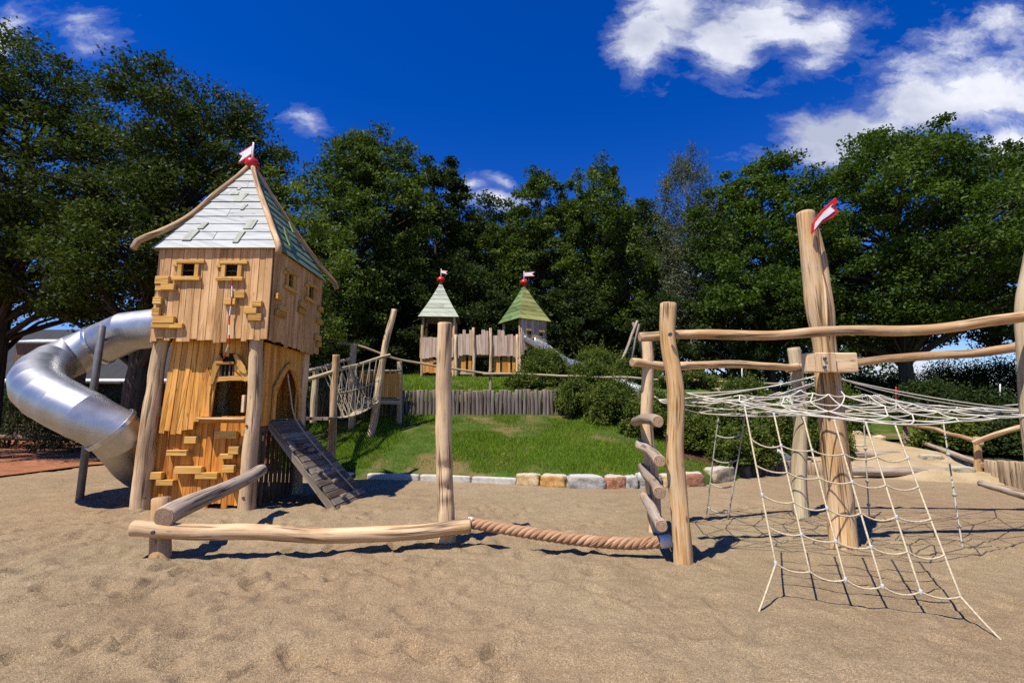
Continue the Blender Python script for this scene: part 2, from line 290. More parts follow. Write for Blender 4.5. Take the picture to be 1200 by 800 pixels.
# ------------------------------------------------------------------ mesh builder
WL = {}
class MB:
    def __init__(s, xf=None): s.v = []; s.f = []; s.uv = []; s.mi = []; s.t = []; s.sm = []; s.xf = xf
    def vert(s, p, t=.5):
        p = Vector(p)
        if s.xf is not None: p = s.xf @ p
        s.v.append((p.x, p.y, p.z)); s.t.append(t); return len(s.v)-1
    def face(s, idx, uvs, mi=0, sm=False): s.f.append(idx); s.uv.extend(uvs); s.mi.append(mi); s.sm.append(sm)
    def hexa(s, c8, t=None, mi=0, along=2):
        """8 corners: bottom loop 0-3, top loop 4-7; along: axis of the grain (2 = from bottom to top)"""
        t = random.random() if t is None else t
        ids = [s.vert(p, t) for p in c8]; P = [Vector(p) for p in c8]
        off = Vector((random.random()*40, random.random()*40))
        ax = [(P[1]-P[0]).normalized(), (P[3]-P[0]).normalized(), (P[4]-P[0]).normalized()]
        A = ax[along]; o1, o2 = ax[(along+1) % 3], ax[(along+2) % 3]
        for q in ((3, 2, 1, 0), (4, 5, 6, 7), (0, 1, 5, 4), (1, 2, 6, 5), (2, 3, 7, 6), (3, 0, 4, 7)):
            n = (P[q[1]]-P[q[0]]).cross(P[q[2]]-P[q[0]]); 
            if n.length > 0: n.normalize()
            if abs(n.dot(A)) > .8: us = [((P[i]-P[0]).dot(o1), (P[i]-P[0]).dot(o2)*.3) for i in q]
            else:
                w = o1 if abs(n.dot(o2)) > abs(n.dot(o1)) else o2
                us = [((P[i]-P[0]).dot(w), (P[i]-P[0]).dot(A)) for i in q]
            s.face([ids[i] for i in q], [(u+off.x, v+off.y) for u, v in us], mi)
    def box(s, c, size, rot=None, t=None, mi=0, along=2):
        hx, hy, hz = size[0]/2, size[1]/2, size[2]/2; c = Vector(c)
        pts = [Vector((a*hx, b*hy, d*hz)) for d in (-1, 1) for a, b in ((-1, -1), (1, -1), (1, 1), (-1, 1))]
        if rot is not None: pts = [rot @ p for p in pts]
        s.hexa([c+p for p in pts], t, mi, along)
    def bar(s, a, b, w, d, up=(0, 0, 1), t=None, mi=0):
        a, b = Vector(a), Vector(b); z = (b-a).normalized(); up = Vector(up)
        x = up.cross(z)
        if x.length < 1e-3: x = Vector((1, 0, 0))
        x.normalize(); y = z.cross(x)
        pts = [q+x*(i*w/2)+y*(j*d/2) for q in (a, b) for i, j in ((-1, -1), (1, -1), (1, 1), (-1, 1))]
        s.hexa(pts, t, mi, 2)
    def tube(s, pts, rad, n=8, t=.5, mi=0, cap=True, capmi=None, wob=0.0, sm=True, seed=0, oval=0.0, uoff=None, round_end=False):
        P = [Vector(p) for p in pts]; m = len(P)
        if isinstance(rad, (int, float)): rad = [rad]*m
        off = (random.random()*40, random.random()*40) if uoff is None else uoff
        T = [(P[min(i+1, m-1)]-P[max(i-1, 0)]).normalized() for i in range(m)]
        x = T[0].orthogonal().normalized(); rings = []; ln = 0
        rows = []
        for i in range(m):
            x = (x-T[i]*x.dot(T[i])); x = x.normalized() if x.length > 1e-6 else T[i].orthogonal().normalized()
            y = T[i].cross(x)
            if i: ln += (P[i]-P[i-1]).length
            ring = []
            for k in range(n):
                a = 2*math.pi*k/n; r = rad[i]
                if wob: r *= 1+wob*(mnoise.noise(Vector((math.cos(a)*1.1+seed*7.3, math.sin(a)*1.1, ln*1.7+seed)))*1.4+.6*mnoise.noise(Vector((math.cos(a)*2.5, math.sin(a)*2.5+seed*3.1, ln*4)))+.35*mnoise.noise(Vector((math.cos(a)*4, math.sin(a)*4+seed*1.7, ln*11))))
                ring.append(s.vert(P[i]+x*(math.cos(a)*r)+y*(math.sin(a)*r*(1-oval)), t))
            rings.append(ring); rows.append(ln)
        per = 2*math.pi*max(rad)
        for i in range(m-1):
            for k in range(n):
                k2 = (k+1) % n; u0 = per*k/n+off[0]; u1 = per*(k+1)/n+off[0]; v0 = rows[i]+off[1]; v1 = rows[i+1]+off[1]
                s.face([rings[i][k], rings[i][k2], rings[i+1][k2], rings[i+1][k]], [(u0, v0), (u1, v0), (u1, v1), (u0, v1)], mi, sm)
        if cap:
            cm = mi if capmi is None else capmi
            for ring, i, sg in ((rings[0], 0, -1), (rings[-1], m-1, 1)):
                c = P[i]; r = rad[i]
                vv = [Vector(s.v[j]) for j in ring]
                c0 = sum(vv, Vector())/n
                inv = s.xf.inverted() if s.xf is not None else None
                lo = [(inv @ q if inv else q) for q in vv]; cl = inv @ c0 if inv else c0
                ch = [s.vert(cl+(q-cl)*.9+T[i]*(sg*min(.012, r*.12)), t) for q in lo]
                cc = s.vert(cl+T[i]*(sg*min(.014, r*.13)), t)
                for k in range(n):
                    k2 = (k+1) % n; a = 2*math.pi*k/n; a2 = 2*math.pi*(k+1)/n
                    q = [ring[k], ring[k2], ch[k2], ch[k]]; tri = [ch[k], ch[k2], cc]
                    uq = [(math.cos(a)*r, math.sin(a)*r), (math.cos(a2)*r, math.sin(a2)*r), (math.cos(a2)*r*.9, math.sin(a2)*r*.9), (math.cos(a)*r*.9, math.sin(a)*r*.9)]
                    ut = [uq[3], uq[2], (0, 0)]
                    if sg < 0: q = q[::-1]; uq = uq[::-1]; tri = tri[::-1]; ut = ut[::-1]
                    s.face(q, uq, cm, False); s.face(tri, ut, cm, False)
    def log(s, pts, r0, r1=None, n=20, wob=.07, seed=None, step=.08, bend=.014, t=None, bulge=.07):
        r1 = r0 if r1 is None else r1; seed = random.random()*50 if seed is None else seed
        P = resample(pts, step); m = len(P); Q = []; rr = []
        for i, p in enumerate(P):
            f = i/(m-1); e = math.sin(math.pi*f)
            d = Vector((mnoise.noise(Vector((f*m*step*.9, seed, 1))), mnoise.noise(Vector((f*m*step*.9, seed, 5))), mnoise.noise(Vector((f*m*step*.9, seed, 9)))))
            Q.append(p+d*bend*2.5*min(1, e*3)); rr.append((r0+(r1-r0)*f)*(1+bulge*mnoise.noise(Vector((f*m*step*1.6, seed*2, 3)))))
        s.tube(Q, rr, n, random.random() if t is None else t, 0, True, 1, max(wob, .07), True, seed)
    def ball(s, c, r, n=20, m=12, t=.5, mi=0, sz=1.0):
        c = Vector(c); top = s.vert(c+Vector((0, 0, r*sz)), t); rows = []
        for j in range(1, m):
            th = math.pi*j/m; rows.append([s.vert(c+Vector((math.sin(th)*math.cos(2*math.pi*k/n)*r, math.sin(th)*math.sin(2*math.pi*k/n)*r, math.cos(th)*r*sz)), t) for k in range(n)])
        bot = s.vert(c-Vector((0, 0, r*sz)), t)
        for k in range(n):
            k2 = (k+1) % n; z = [(0, 0)]*4
            s.face([top, rows[0][k], rows[0][k2]], z[:3], mi, True)
            for j in range(m-2): s.face([rows[j][k], rows[j+1][k], rows[j+1][k2], rows[j][k2]], z, mi, True)
            s.face([rows[-1][k], bot, rows[-1][k2]], z[:3], mi, True)
    def prism(s, poly, depth_vec, t=None, mi=0, uvax=None):
        """flat polygon (list of 3-D points) given thickness"""
        t = random.random() if t is None else t; P = [Vector(p) for p in poly]; d = Vector(depth_vec); n = len(P)
        a = [s.vert(p, t) for p in P]; b = [s.vert(p+d, t) for p in P]
        U = (P[1]-P[0]).normalized(); nrm = d.normalized(); V = nrm.cross(U)
        if uvax is not None: V = Vector(uvax).normalized(); U = V.cross(nrm)
        ox, oy = random.random()*30, random.random()*30
        uv = [((p-P[0]).dot(U)+ox, (p-P[0]).dot(V)+oy) for p in P]
        s.face(a[::-1], uv[::-1], mi); s.face(b, uv, mi)
        for i in range(n):
            j = (i+1) % n; w = d.length
            s.face([a[i], a[j], b[j], b[i]], [uv[i], uv[j], (uv[j][0]+w, uv[j][1]), (uv[i][0]+w, uv[i][1])], mi)
    def rock(s, c, size, seed=0, n=7, amp=.12, pw=4.0, rot=0.0, t=.5):
        c = Vector(c); ids = {}; cr, sr = math.cos(rot), math.sin(rot)
        def pt(a, b, d):
            key = (round(a, 4), round(b, 4), round(d, 4))
            if key in ids: return ids[key]
            v = Vector((a, b, d)); ln = (abs(a)**pw+abs(b)**pw+abs(d)**pw)**(1/pw); q = v/ln
            q = q*(1+amp*mnoise.noise(q*1.3+Vector((seed*5.1, seed, 0)))+amp*.5*mnoise.noise(q*3.5+Vector((0, seed*3.3, 1))))
            x, y, z = q.x*size[0]/2, q.y*size[1]/2, q.z*size[2]/2
            ids[key] = s.vert(c+Vector((x*cr-y*sr, x*sr+y*cr, z)), t); return ids[key]
        g = [-1+2*i/n for i in range(n+1)]
        for ax in range(3):
            for sg in (-1, 1):
                for i in range(n):
                    for j in range(n):
                        q = []
                        for a, b in ((g[i], g[j]), (g[i+1], g[j]), (g[i+1], g[j+1]), (g[i], g[j+1])):
                            p = [0, 0, 0]; p[ax] = sg; p[(ax+1) % 3] = a; p[(ax+2) % 3] = b; q.append(pt(*p))
                        if sg < 0: q = q[::-1]
                        s.face(q, [(0, 0)]*4, 0, True)
    def build(s, name, mats, parent=None, bevel=0.0, origin=None):
        me = bpy.data.meshes.new(name); V = np.array(s.v)
        pw = WL[parent.name] if parent is not None else Vector((0, 0, 0))
        lo, hi = V.min(0), V.max(0)
        o = Vector(origin) if origin is not None else Vector(((lo[0]+hi[0])/2, (lo[1]+hi[1])/2, lo[2]))
        me.from_pydata([tuple(x) for x in V-np.array(o)], [], s.f)
        uvl = me.uv_layers.new(name='UVMap'); uvl.data.foreach_set('uv', np.array(s.uv, np.float32).ravel())
        a = me.attributes.new('tint', 'FLOAT_COLOR', 'POINT'); tt = np.array(s.t, np.float32)
        a.data.foreach_set('color', np.stack([tt, tt, tt, np.ones_like(tt)], 1).ravel())
        for m in (mats if isinstance(mats, (list, tuple)) else [mats]): me.materials.append(m)
        me.polygons.foreach_set('material_index', np.array(s.mi, np.int32)); me.polygons.foreach_set('use_smooth', np.array(s.sm, bool))
        me.update()
        ob = bpy.data.objects.new(name, me); COL.objects.link(ob); ob.location = o-pw
        if parent is not None: ob.parent = parent
        WL[ob.name] = o
        if bevel:
            bm = ob.modifiers.new('edge', 'BEVEL'); bm.width = bevel; bm.segments = 1; bm.limit_method = 'ANGLE'; bm.angle_limit = R(40)
        return ob
def resample(pts, step):
    P = [Vector(p) for p in pts]
    if len(P) == 2:
        n = max(2, int((P[1]-P[0]).length/step)+1); return [P[0].lerp(P[1], i/n) for i in range(n+1)]
    out = []
    for i in range(len(P)-1):
        p0 = P[max(i-1, 0)]; p1 = P[i]; p2 = P[i+1]; p3 = P[min(i+2, len(P)-1)]
        n = max(1, int((p2-p1).length/step))
        for k in range(n):
            t = k/n; out.append(.5*((2*p1)+(p2-p0)*t+(2*p0-5*p1+4*p2-p3)*t*t+(3*p1-p0-3*p2+p3)*t**3))
    out.append(P[-1]); return out
def npmesh(name, V, nper, tint, mat, parent=None, origin=(0, 0, 0), smooth=False):
    """many small polygons of nper corners each, V: (n*nper,3)"""
    me = bpy.data.meshes.new(name); n = len(V); nf = n//nper
    V = (V-np.array(origin)).astype(np.float32)
    me.vertices.add(n); me.vertices.foreach_set('co', V.ravel())
    me.loops.add(n); me.loops.foreach_set('vertex_index', np.arange(n, dtype=np.int32))
    me.polygons.add(nf); me.polygons.foreach_set('loop_start', np.arange(0, n, nper, dtype=np.int32)); me.polygons.foreach_set('loop_total', np.full(nf, nper, np.int32))
    a = me.attributes.new('tint', 'FLOAT_COLOR', 'POINT'); t = np.repeat(tint, nper).astype(np.float32)
    a.data.foreach_set('color', np.stack([t, t, t, np.ones_like(t)], 1).ravel())
    me.materials.append(mat); me.update(calc_edges=True); me.validate()
    ob = bpy.data.objects.new(name, me); COL.objects.link(ob)
    pw = WL[parent.name] if parent is not None else Vector((0, 0, 0))
    ob.location = Vector(origin)-pw
    if parent is not None: ob.parent = parent
    WL[ob.name] = Vector(origin); return ob
def tag(o, label=None, cat=None, group=None, kind=None):
    if label: o['label'] = label
    if cat: o['category'] = cat
    if group: o['group'] = group
    if kind: o['kind'] = kind
    return o
def thing(name, loc, label, cat, group=None):
    o = bpy.data.objects.new(name, None); COL.objects.link(o); o.location = loc; o.empty_display_size = .2
    WL[o.name] = Vector(loc); return tag(o, label, cat, group)
LOG = [M['log'], M['end']]; LOGO = [M['log_orange'], M['end']]; LOGP = [M['log_pale'], M['end']]; LOGG = [M['log_grey'], M['end_grey']]; LOGF = [M['log_far'], M['end']]
def logobj(name, pts, r0, r1, mats, parent=None, **kw):
    mb = MB(); mb.log(pts, r0, r1, **kw); return mb.build(name, mats, parent)
def boltobj(p, d, parent, r=.022):
    mb = MB(); d = Vector(d).normalized(); mb.tube([Vector(p), Vector(p)+d*.02], r, 10, mi=0, cap=True, sm=False); return mb.build('bolt', M['steel'], parent)

# ------------------------------------------------------------------ ground sheets
def gridmesh(name, X, Y, Z, mat, kind='structure', smooth=True):
    r, c = X.shape; V = np.stack([X, Y, Z], -1).reshape(-1, 3)
    i = np.arange((r-1)*(c-1)); a = (i//(c-1))*c+i % (c-1)
    Fc = np.stack([a, a+1, a+c+1, a+c], 1).astype(np.int32)
    me = bpy.data.meshes.new(name); me.vertices.add(len(V)); me.vertices.foreach_set('co', V.astype(np.float32).ravel())
    nf = len(Fc); me.loops.add(nf*4); me.loops.foreach_set('vertex_index', Fc.ravel())
    me.polygons.add(nf); me.polygons.foreach_set('loop_start', np.arange(0, nf*4, 4, dtype=np.int32)); me.polygons.foreach_set('loop_total', np.full(nf, 4, np.int32))
    me.polygons.foreach_set('use_smooth', np.full(nf, smooth)); me.materials.append(mat); me.update(calc_edges=True)
    ob = bpy.data.objects.new(name, me); COL.objects.link(ob); ob['kind'] = kind; return ob
def sand_h(x, y):
    h = .08*(fbm(x*.45+5, y*.45, 3)-.45)+.085*(fbm(x*1.5+.4*y, y*2.4+9, 4)-.47)+.10*np.abs(fbm(x*2.6+20, y*3.4-.5*x, 3)-.44)+.055*np.abs(fbm((x*.80-y*.6)*3.4+60, (x*.6+y*.80)*1.3, 3)-.44)+.030*(fbm(x*6+3, y*8, 3)-.45)+.012*(fbm(x*19+3, y*22, 2)-.4)-.015
    k = (.5+.75*sst(3.0, -1.5, x))*(1-.5*sst(5.5, 9, y))
    return h*k
# footprints: irregular soft dents
FP = [(rng.uniform(-7, 7), 2.2+7*rng.random()**1.3, rng.uniform(0, 3.14), rng.uniform(.09, .20), rng.uniform(.05, .09), rng.uniform(.018, .050)) for _ in range(620)]
xs = np.concatenate([np.linspace(-40, -13, 20)[:-1], np.linspace(-13, 13, 760), np.linspace(13, 40, 20)[1:]])
ysr = [-30, -15, -6, 0, 1.5]; y = 2.0
while y < 9: ysr.append(y); y += .022+.004*(y-2)
ts = np.array(ysr)
# rows near the kerb follow it
nb = 60
X, _ = np.meshgrid(xs, np.zeros(len(ts)+nb)); Yg = np.zeros_like(X)
kk = kerb(xs)+.06
for i, v in enumerate(ts): Yg[i] = v
for j in range(nb): Yg[len(ts)+j] = ts[-1]+(kk-ts[-1])*((j+1)/nb)
Z = sand_h(X, Yg)
for (fx, fy, fa, la, lb, dp) in FP:
    dp *= .45+.55*float(sst(3.0, -1.5, fx))
    i0, i1 = np.searchsorted(xs, fx-.6), np.searchsorted(xs, fx+.6); j0 = np.searchsorted(ts, fy-.6); j1 = min(np.searchsorted(ts, fy+.6), len(ts))
    if i1 <= i0 or j1 <= j0: continue
    dx = X[j0:j1, i0:i1]-fx; dy = Yg[j0:j1, i0:i1]-fy
    u = (dx*math.cos(fa)+dy*math.sin(fa))/la; w = (-dx*math.sin(fa)+dy*math.cos(fa))/lb
    q = u*u+w*w
    q = q*(.75+.6*vn(X[j0:j1, i0:i1]*9+fx, Yg[j0:j1, i0:i1]*9)); Z[j0:j1, i0:i1] += -dp*1.15*np.exp(-q**1.6)+dp*.5*np.exp(-(np.sqrt(q)-1.45)**2*6)
for (fx, fy, rr_) in ((-6.1, 8.4, .4), (-4.28, 8.25, .35), (-3.88, 5.72, .3), (-.8, 6.28, .34), (1.8, 5.44, .3), (1.9, 6.79, .3), (3.94, 6.1, .45), (4.36, 7.74, .35), (-7.96, 9.34, .3)):
    q = ((X-fx)**2+(Yg-fy)**2)/rr_**2; Z += .035*np.exp(-q)*(.7+.6*vn(X*7, Yg*7))
fade = np.clip((kk[None, :]-Yg)/.8, 0, 1)
Z = Z*(.25+.75*fade)
sand = gridmesh('sand', X, Yg, Z, M['sand'])
def sandz(x, y): return float(sand_h(np.array(x), np.array(y)))

# broad ground under everything, reaching the horizon
gx = np.concatenate([np.linspace(-900, -70, 12)[:-1], np.linspace(-70, 70, 141), np.linspace(70, 900, 12)[1:]])
gy = np.concatenate([np.linspace(-300, 8, 8)[:-1], np.linspace(8, 70, 125), np.linspace(70, 1200, 14)[1:]])
X, Yg = np.meshgrid(gx, gy); gridmesh('ground', X, Yg, np.where(Yg > kerb(X), hgt(X, Yg)-.07, -.35), M['earth'])
# lawn on the mound, up to the palisade, and the terrace above it
def lawn_sheet(name, x0, x1, f0, f1, n, m, mat, lift=0.0, soft=False, rough=.05):
    xx = np.linspace(x0, x1, n); tt = np.linspace(0, 1, m)
    X = np.tile(xx, (m, 1)); a = f0(xx); b = f1(xx)
    Yg = a+(b-a)*tt[:, None]
    k = sst(.0, .9, Yg-kerb(X)) if soft else 1.0
    gridmesh(name, X, Yg, hgt(X, Yg)*(1 if not soft else k)+(lift*k-(.012*(1-k)))+rough*k*(fbm(X*1.3, Yg*1.3, 4)-.45), mat)
lawn_sheet('lawn', -7.5, 5.6, lambda x: kerb(x)+.0, lambda x: x*0+PAL_Y+.05, 150, 60, M['lawn'])
lawn_sheet('terrace_lawn', -9, 9, lambda x: x*0+PAL_Y+.18, lambda x: x*0+27, 120, 60, M['lawn'])
lawn_sheet('bark_bed', 4.0, 7.6, lambda x: kerb(x)+.25+np.clip(4.8-x, 0, 1)*1.2, lambda x: x*0+PAL_Y-.1, 80, 50, M['bankmulch'], .03)
lawn_sheet('mulch_ground', -45, -6.6, lambda x: kerb(x)-.2-np.where(x < -12.2, 4.5*sst(-12.2, -12.9, x), 0), lambda x: x*0+27, 160, 90, M['mulch'], .03, False, .09)
lawn_sheet('path', 7.4, 11.8, lambda x: kerb(x)-.08, lambda x: x*0+19.5, 90, 110, M['path'], .045, True, .22)
lawn_sheet('far_lawn', 5.5, 26, lambda x: x*0+16.2, lambda x: x*0+30, 60, 40, M['lawn'], .02)

# grass blades
def blades(n, fx, hmin, hmax, wid, name):
    x, yv = fx(n); keep = fbm(x*.9+2, yv*.9, 3)
    dry = sst(.50, .60, fbm(x*.75+40, yv*.75+3, 4))
    dens = rng.random(len(x)) > dry*.75
    x, yv, dry = x[dens], yv[dens], dry[dens]; n = len(x)
    z = hgt(x, yv)+.0
    a = rng.uniform(0, 2*np.pi, n); h = rng.uniform(hmin, hmax, n)*(1-.4*dry)*(.6+.8*fbm(x*2, yv*2, 3)); ln = rng.normal(0, .45, (n, 2))*h[:, None]
    w = wid*rng.uniform(.7, 1.3, n)
    p0 = np.stack([x-np.cos(a)*w, yv-np.sin(a)*w, z-.03], 1); p1 = np.stack([x+np.cos(a)*w, yv+np.sin(a)*w, z-.03], 1)
    p2 = np.stack([x+ln[:, 0], yv+ln[:, 1], z+h], 1)
    V = np.stack([p0, p1, p2], 1).reshape(-1, 3)
    t = np.clip(.5+.5*rng.random(n)-dry*rng.random(n)*.95+.35*(fbm(x*1.7, yv*1.7, 3)-.5), 0, 1)
    o = npmesh(name, V, 3, t, M['grass']); tag(o, kind='stuff'); return o
def lawn_pts(n):
    x = rng.uniform(-7.2, 5.3, n); u = rng.random(n); yv = kerb(x)+.16+(PAL_Y-.05-kerb(x)-.16)*u
    ok = ~((x > 4.0) & (yv > kerb(x)+1.1-.8*(x-4.0))); return x[ok], yv[ok]
g1 = blades(150000, lawn_pts, .035, .12, .0095, 'grass'); tag(g1, 'short patchy lawn grass on the sloping mound below the palisade', 'grass')
def terr_pts(n):
    x = rng.uniform(-8, 5, n); return x, PAL_Y+.3+rng.random(n)**1.3*8
g2 = blades(45000, terr_pts, .06, .15, .012, 'grass'); tag(g2, 'lush bright grass on the terrace in front of the far castle', 'grass')

def far_pts(n):
    x = rng.uniform(7.5, 24, n); yv = rng.uniform(18.5, 28, n); ok = ~((x > 7.3) & (x < 11.9) & (yv < 19.6)); return x[ok], yv[ok]
g3 = blades(22000, far_pts, .06, .16, .014, 'grass'); tag(g3, 'bright grass at the upper end of the sandy path', 'grass')
# ------------------------------------------------------------------ trees
def leaf_quads(c, size, up, asp=.55):
    n = len(c)
    nrm = rng.normal(0, 1, (n, 3)); nrm /= np.linalg.norm(nrm, axis=1)[:, None]; nrm = nrm*.75+np.array(up); nrm /= np.linalg.norm(nrm, axis=1)[:, None]
    tg = rng.normal(0, 1, (n, 3)); tg -= nrm*(tg*nrm).sum(1)[:, None]; tg /= np.linalg.norm(tg, axis=1)[:, None]
    bt = np.cross(nrm, tg); s = size[:, None]
    a = c-tg*s*.5; b = c+bt*s*asp*.5-nrm*s*.08; d = c+tg*s*.5-nrm*s*.12; e = c-bt*s*asp*.5-nrm*s*.08
    return np.stack([a, b, d, e], 1).reshape(-1, 3)
def tree(name, base, Ht, Rc, zb, tr, mat, bark, label, nclus=150, nleaf=110, leaf=.22, shape='round', clus=.17, flat=.55, droop=0.0, group=None, lean=(0, 0), seed=1, cat='tree', low=.5):
    rs = np.random.default_rng(seed); base = Vector(base)
    th = thing(name, base, label, cat, group)
    cz0, cz1 = zb, Ht
    # crown clusters
    cs = []; k = 0
    ph = rs.uniform(0, 6.28, 6)
    while len(cs) < nclus:
        f = rs.random(); a = rs.uniform(0, 2*np.pi); k += 1
        if shape == 'round': pr = (math.sin(math.pi*min(1, (f*.86+.12)))**.7)
        elif shape == 'cone': pr = (1-f)**.75*min(1, f*6+.45)
        elif shape == 'tall': pr = min(1, .55+f*1.5)*(1-max(0, f-.55)/.45*.75)**.8
        else: pr = (1-f**2.2)**.5*min(1, f*4+.55)
        if rs.random() > pr*.9+.1: continue
        lump = 1+.20*math.sin(a*2+ph[0]+f*4)+.14*math.sin(a*3+ph[1]-f*7)+.10*math.sin(a*5+ph[2]+f*9)
        rr = Rc*pr*lump*(rs.random()**.38)
        z = cz0+(cz1-cz0)*f+rs.normal(0, .02)*Ht
        cs.append((math.cos(a)*rr+lean[0]*f, math.sin(a)*rr+lean[1]*f, z))
    cs = np.array(cs)
    cr = Rc*clus*rs.uniform(.6, 1.35, nclus); ct = rs.uniform(.25, .75, nclus)
    ids = np.repeat(np.arange(nclus), nleaf)
    g = rs.normal(0, 1, (len(ids), 3)); g /= np.linalg.norm(g, axis=1)[:, None]; g *= (rs.random(len(ids))**.45)[:, None]*rs.uniform(.75, 1.45, len(ids))[:, None]
    g[:, 2] *= flat
    c = cs[ids]+g*cr[ids][:, None]
    if droop: c[:, 2] -= droop*rs.random(len(ids))**2*cr[ids]*2
    c += np.array(base)
    size = leaf*rs.uniform(.6, 1.3, len(ids))
    t = np.clip(ct[ids]+rs.normal(0, .14, len(ids)), 0, 1)
    global rng; old = rng; rng = rs
    V = leaf_quads(c, size, (0, 0, .55) if not droop else (.3, -.3, .1)); rng = old
    npmesh('crown', V, 4, t, mat, th, base+Vector((0, 0, Ht*.5)))
    # trunk and limbs
    mb = MB(); top = min(Ht*.86, zb+(Ht-zb)*.75)
    tp = [Vector((0, 0, -.2)), Vector((rs.normal(0, .1)*tr*3, rs.normal(0, .1)*tr*3, zb*.6+.2)), Vector((lean[0]*.3+rs.normal(0, .4)*tr, lean[1]*.3+rs.normal(0, .4)*tr, zb+(top-zb)*.4)), Vector((lean[0]*.8, lean[1]*.8, top))]
    tp = resample(tp, max(.35, Ht/24)); m = len(tp)
    trr = [tr*(1.35 if i == 0 else 1.0)*(1-.85*(i/(m-1))**1.1) for i in range(m)]
    mb.tube([base+p for p in tp], trr, 10, rs.random(), 0, True, 0, .12, True, seed)
    order = rs.permutation(nclus)[:int(nclus*.42)]
    for j in order:
        e = Vector(cs[j]); zt = max(zb*.55, min(top*.97, e.z-abs(rs.normal(.9, .4))*math.hypot(e.x, e.y)*.55))
        i = int(np.clip(np.searchsorted([p.z for p in tp], zt), 1, m-1)); s0 = tp[i]
        mid = s0.lerp(e, .5)+Vector((rs.normal(0, .12), rs.normal(0, .12), .18*(e-s0).length*(1 if not droop else 1.3)*.5))
        pts = resample([s0, mid, e], max(.5, (e-s0).length/6)); q = len(pts)
        r0 = min(trr[i]*.6, .02+.022*(e-s0).length)
        mb.tube([base+p for p in pts], [r0*(1-.8*u/(q-1)) for u in range(q)], 5, rs.random(), 0, False, 0)
    mb.build('trunk', bark, th)
    return th
def treepx(name, px, Y, topy, wpx, zbf, mat, bark, label, tr=.2, **kw):
    """px: column of the trunk, topy: row of the crown's top, wpx: width of the crown in the photograph"""
    x = at(px, 430, Y).x; zg = H(x, Y); top = at(px, topy, Y).z; Rc = wpx/2/F*Y*1.0
    return tree(name, (x, Y, zg-.05), top-zg, Rc, (top-zg)*zbf, tr, mat, bark, label, **kw)
B = M['bark']; GT = 'trees standing behind the playground'
treepx('oak_tree', -10, 17.0, 72, 330, .36, M['lf_oak'], B, 'huge dark oak at the left edge, trunk left of the tube slide', .42, nclus=420, nleaf=250, leaf=.125, clus=.13, group=GT, seed=11, shape='dome')
treepx('oak_tree', 158, 16.0, 112, 300, .37, M['lf_oak'], B, 'tall dark oak directly behind the tube slide, crown above the big tower roof', .40, nclus=400, nleaf=250, leaf=.12, clus=.135, group=GT, seed=12, shape='dome', lean=(2.0, 0))
treepx('hazel_tree', 312, 13.6, 205, 150, .22, M['lf_bright'], B, 'small bright yellow-green tree just behind the big tower roof', .09, nclus=90, nleaf=160, leaf=.11, clus=.22, group=GT, seed=13)
treepx('ash_tree', 418, 27, 162, 200, .10, M['lf_mid'], B, 'tall bushy mid-green tree between the big tower and the far castle', .26, nclus=430, nleaf=210, leaf=.20, clus=.14, group=GT, seed=14, shape='dome')
treepx('ash_tree', 508, 31, 192, 120, .10, M['lf_oak'], B, 'dark feathery tree behind the grey-roofed far turret', .22, nclus=260, nleaf=170, leaf=.22, clus=.16, group=GT, seed=15, shape='tall')
treepx('ash_tree', 572, 36, 232, 130, .12, M['lf_dark'], B, 'lower dark tree with a gap of white cloud above, between the far turrets', .2, nclus=220, nleaf=160, leaf=.24, clus=.18, group=GT, seed=16, shape='dome')
treepx('ash_tree', 636, 31, 208, 130, .12, M['lf_mid'], B, 'round green tree rising right behind the green-roofed far turret', .22, nclus=290, nleaf=170, leaf=.21, clus=.16, group=GT, seed=17, shape='dome')
treepx('ash_tree', 708, 30, 200, 120, .14, M['lf_mid'], B, 'ragged topped slender tree right of the far castle slide', .2, nclus=260, nleaf=170, leaf=.20, clus=.13, group=GT, seed=18, shape='tall', flat=1.2)
treepx('ash_tree', 762, 35, 240, 120, .14, M['lf_oak'], B, 'dark short tree left of the birch', .2, nclus=220, nleaf=160, leaf=.22, clus=.18, group=GT, seed=19, shape='dome')
treepx('birch_tree', 815, 28, 180, 115, .16, M['lf_birch'], M['bark_birch'], 'greyish drooping birch with thin crown above the climbing frame bars', .16, nclus=240, nleaf=200, leaf=.12, clus=.15, droop=1.0, flat=1.2, group=GT, seed=20, shape='tall')
treepx('maple_tree', 905, 25, 190, 185, .22, M['lf_maple'], B, 'leafy maple between the birch and the tall mast', .24, nclus=330, nleaf=200, leaf=.18, clus=.15, group=GT, seed=21, shape='dome')
treepx('maple_tree', 1065, 22, 164, 285, .28, M['lf_maple'], B, 'broad tall maple filling the right side behind the mast', .34, nclus=480, nleaf=240, leaf=.16, clus=.125, group=GT, seed=22, shape='dome')
treepx('maple_tree', 1225, 23, 175, 210, .28, M['lf_oak'], B, 'dark maple cut by the right edge of the view', .3, nclus=320, nleaf=200, leaf=.17, clus=.14, group=GT, seed=23, shape='dome')
treepx('understory_tree', 385, 22, 300, 100, .1, M['lf_mid'], B, 'small leafy tree right beside the big tower wall', .1, nclus=120, nleaf=150, leaf=.15, clus=.2, group=GT, seed=24)
treepx('understory_tree', 455, 26, 300, 110, .03, M['lf_dark'], B, 'small dark tree behind the rope bridge platform', .1, nclus=150, nleaf=150, leaf=.18, clus=.2, group=GT, seed=25, shape='dome')
treepx('understory_tree', 545, 27.5, 300, 120, .03, M['lf_dark'], B, 'small dark tree behind the far castle wall', .1, nclus=170, nleaf=150, leaf=.18, clus=.2, group=GT, seed=26, shape='dome')
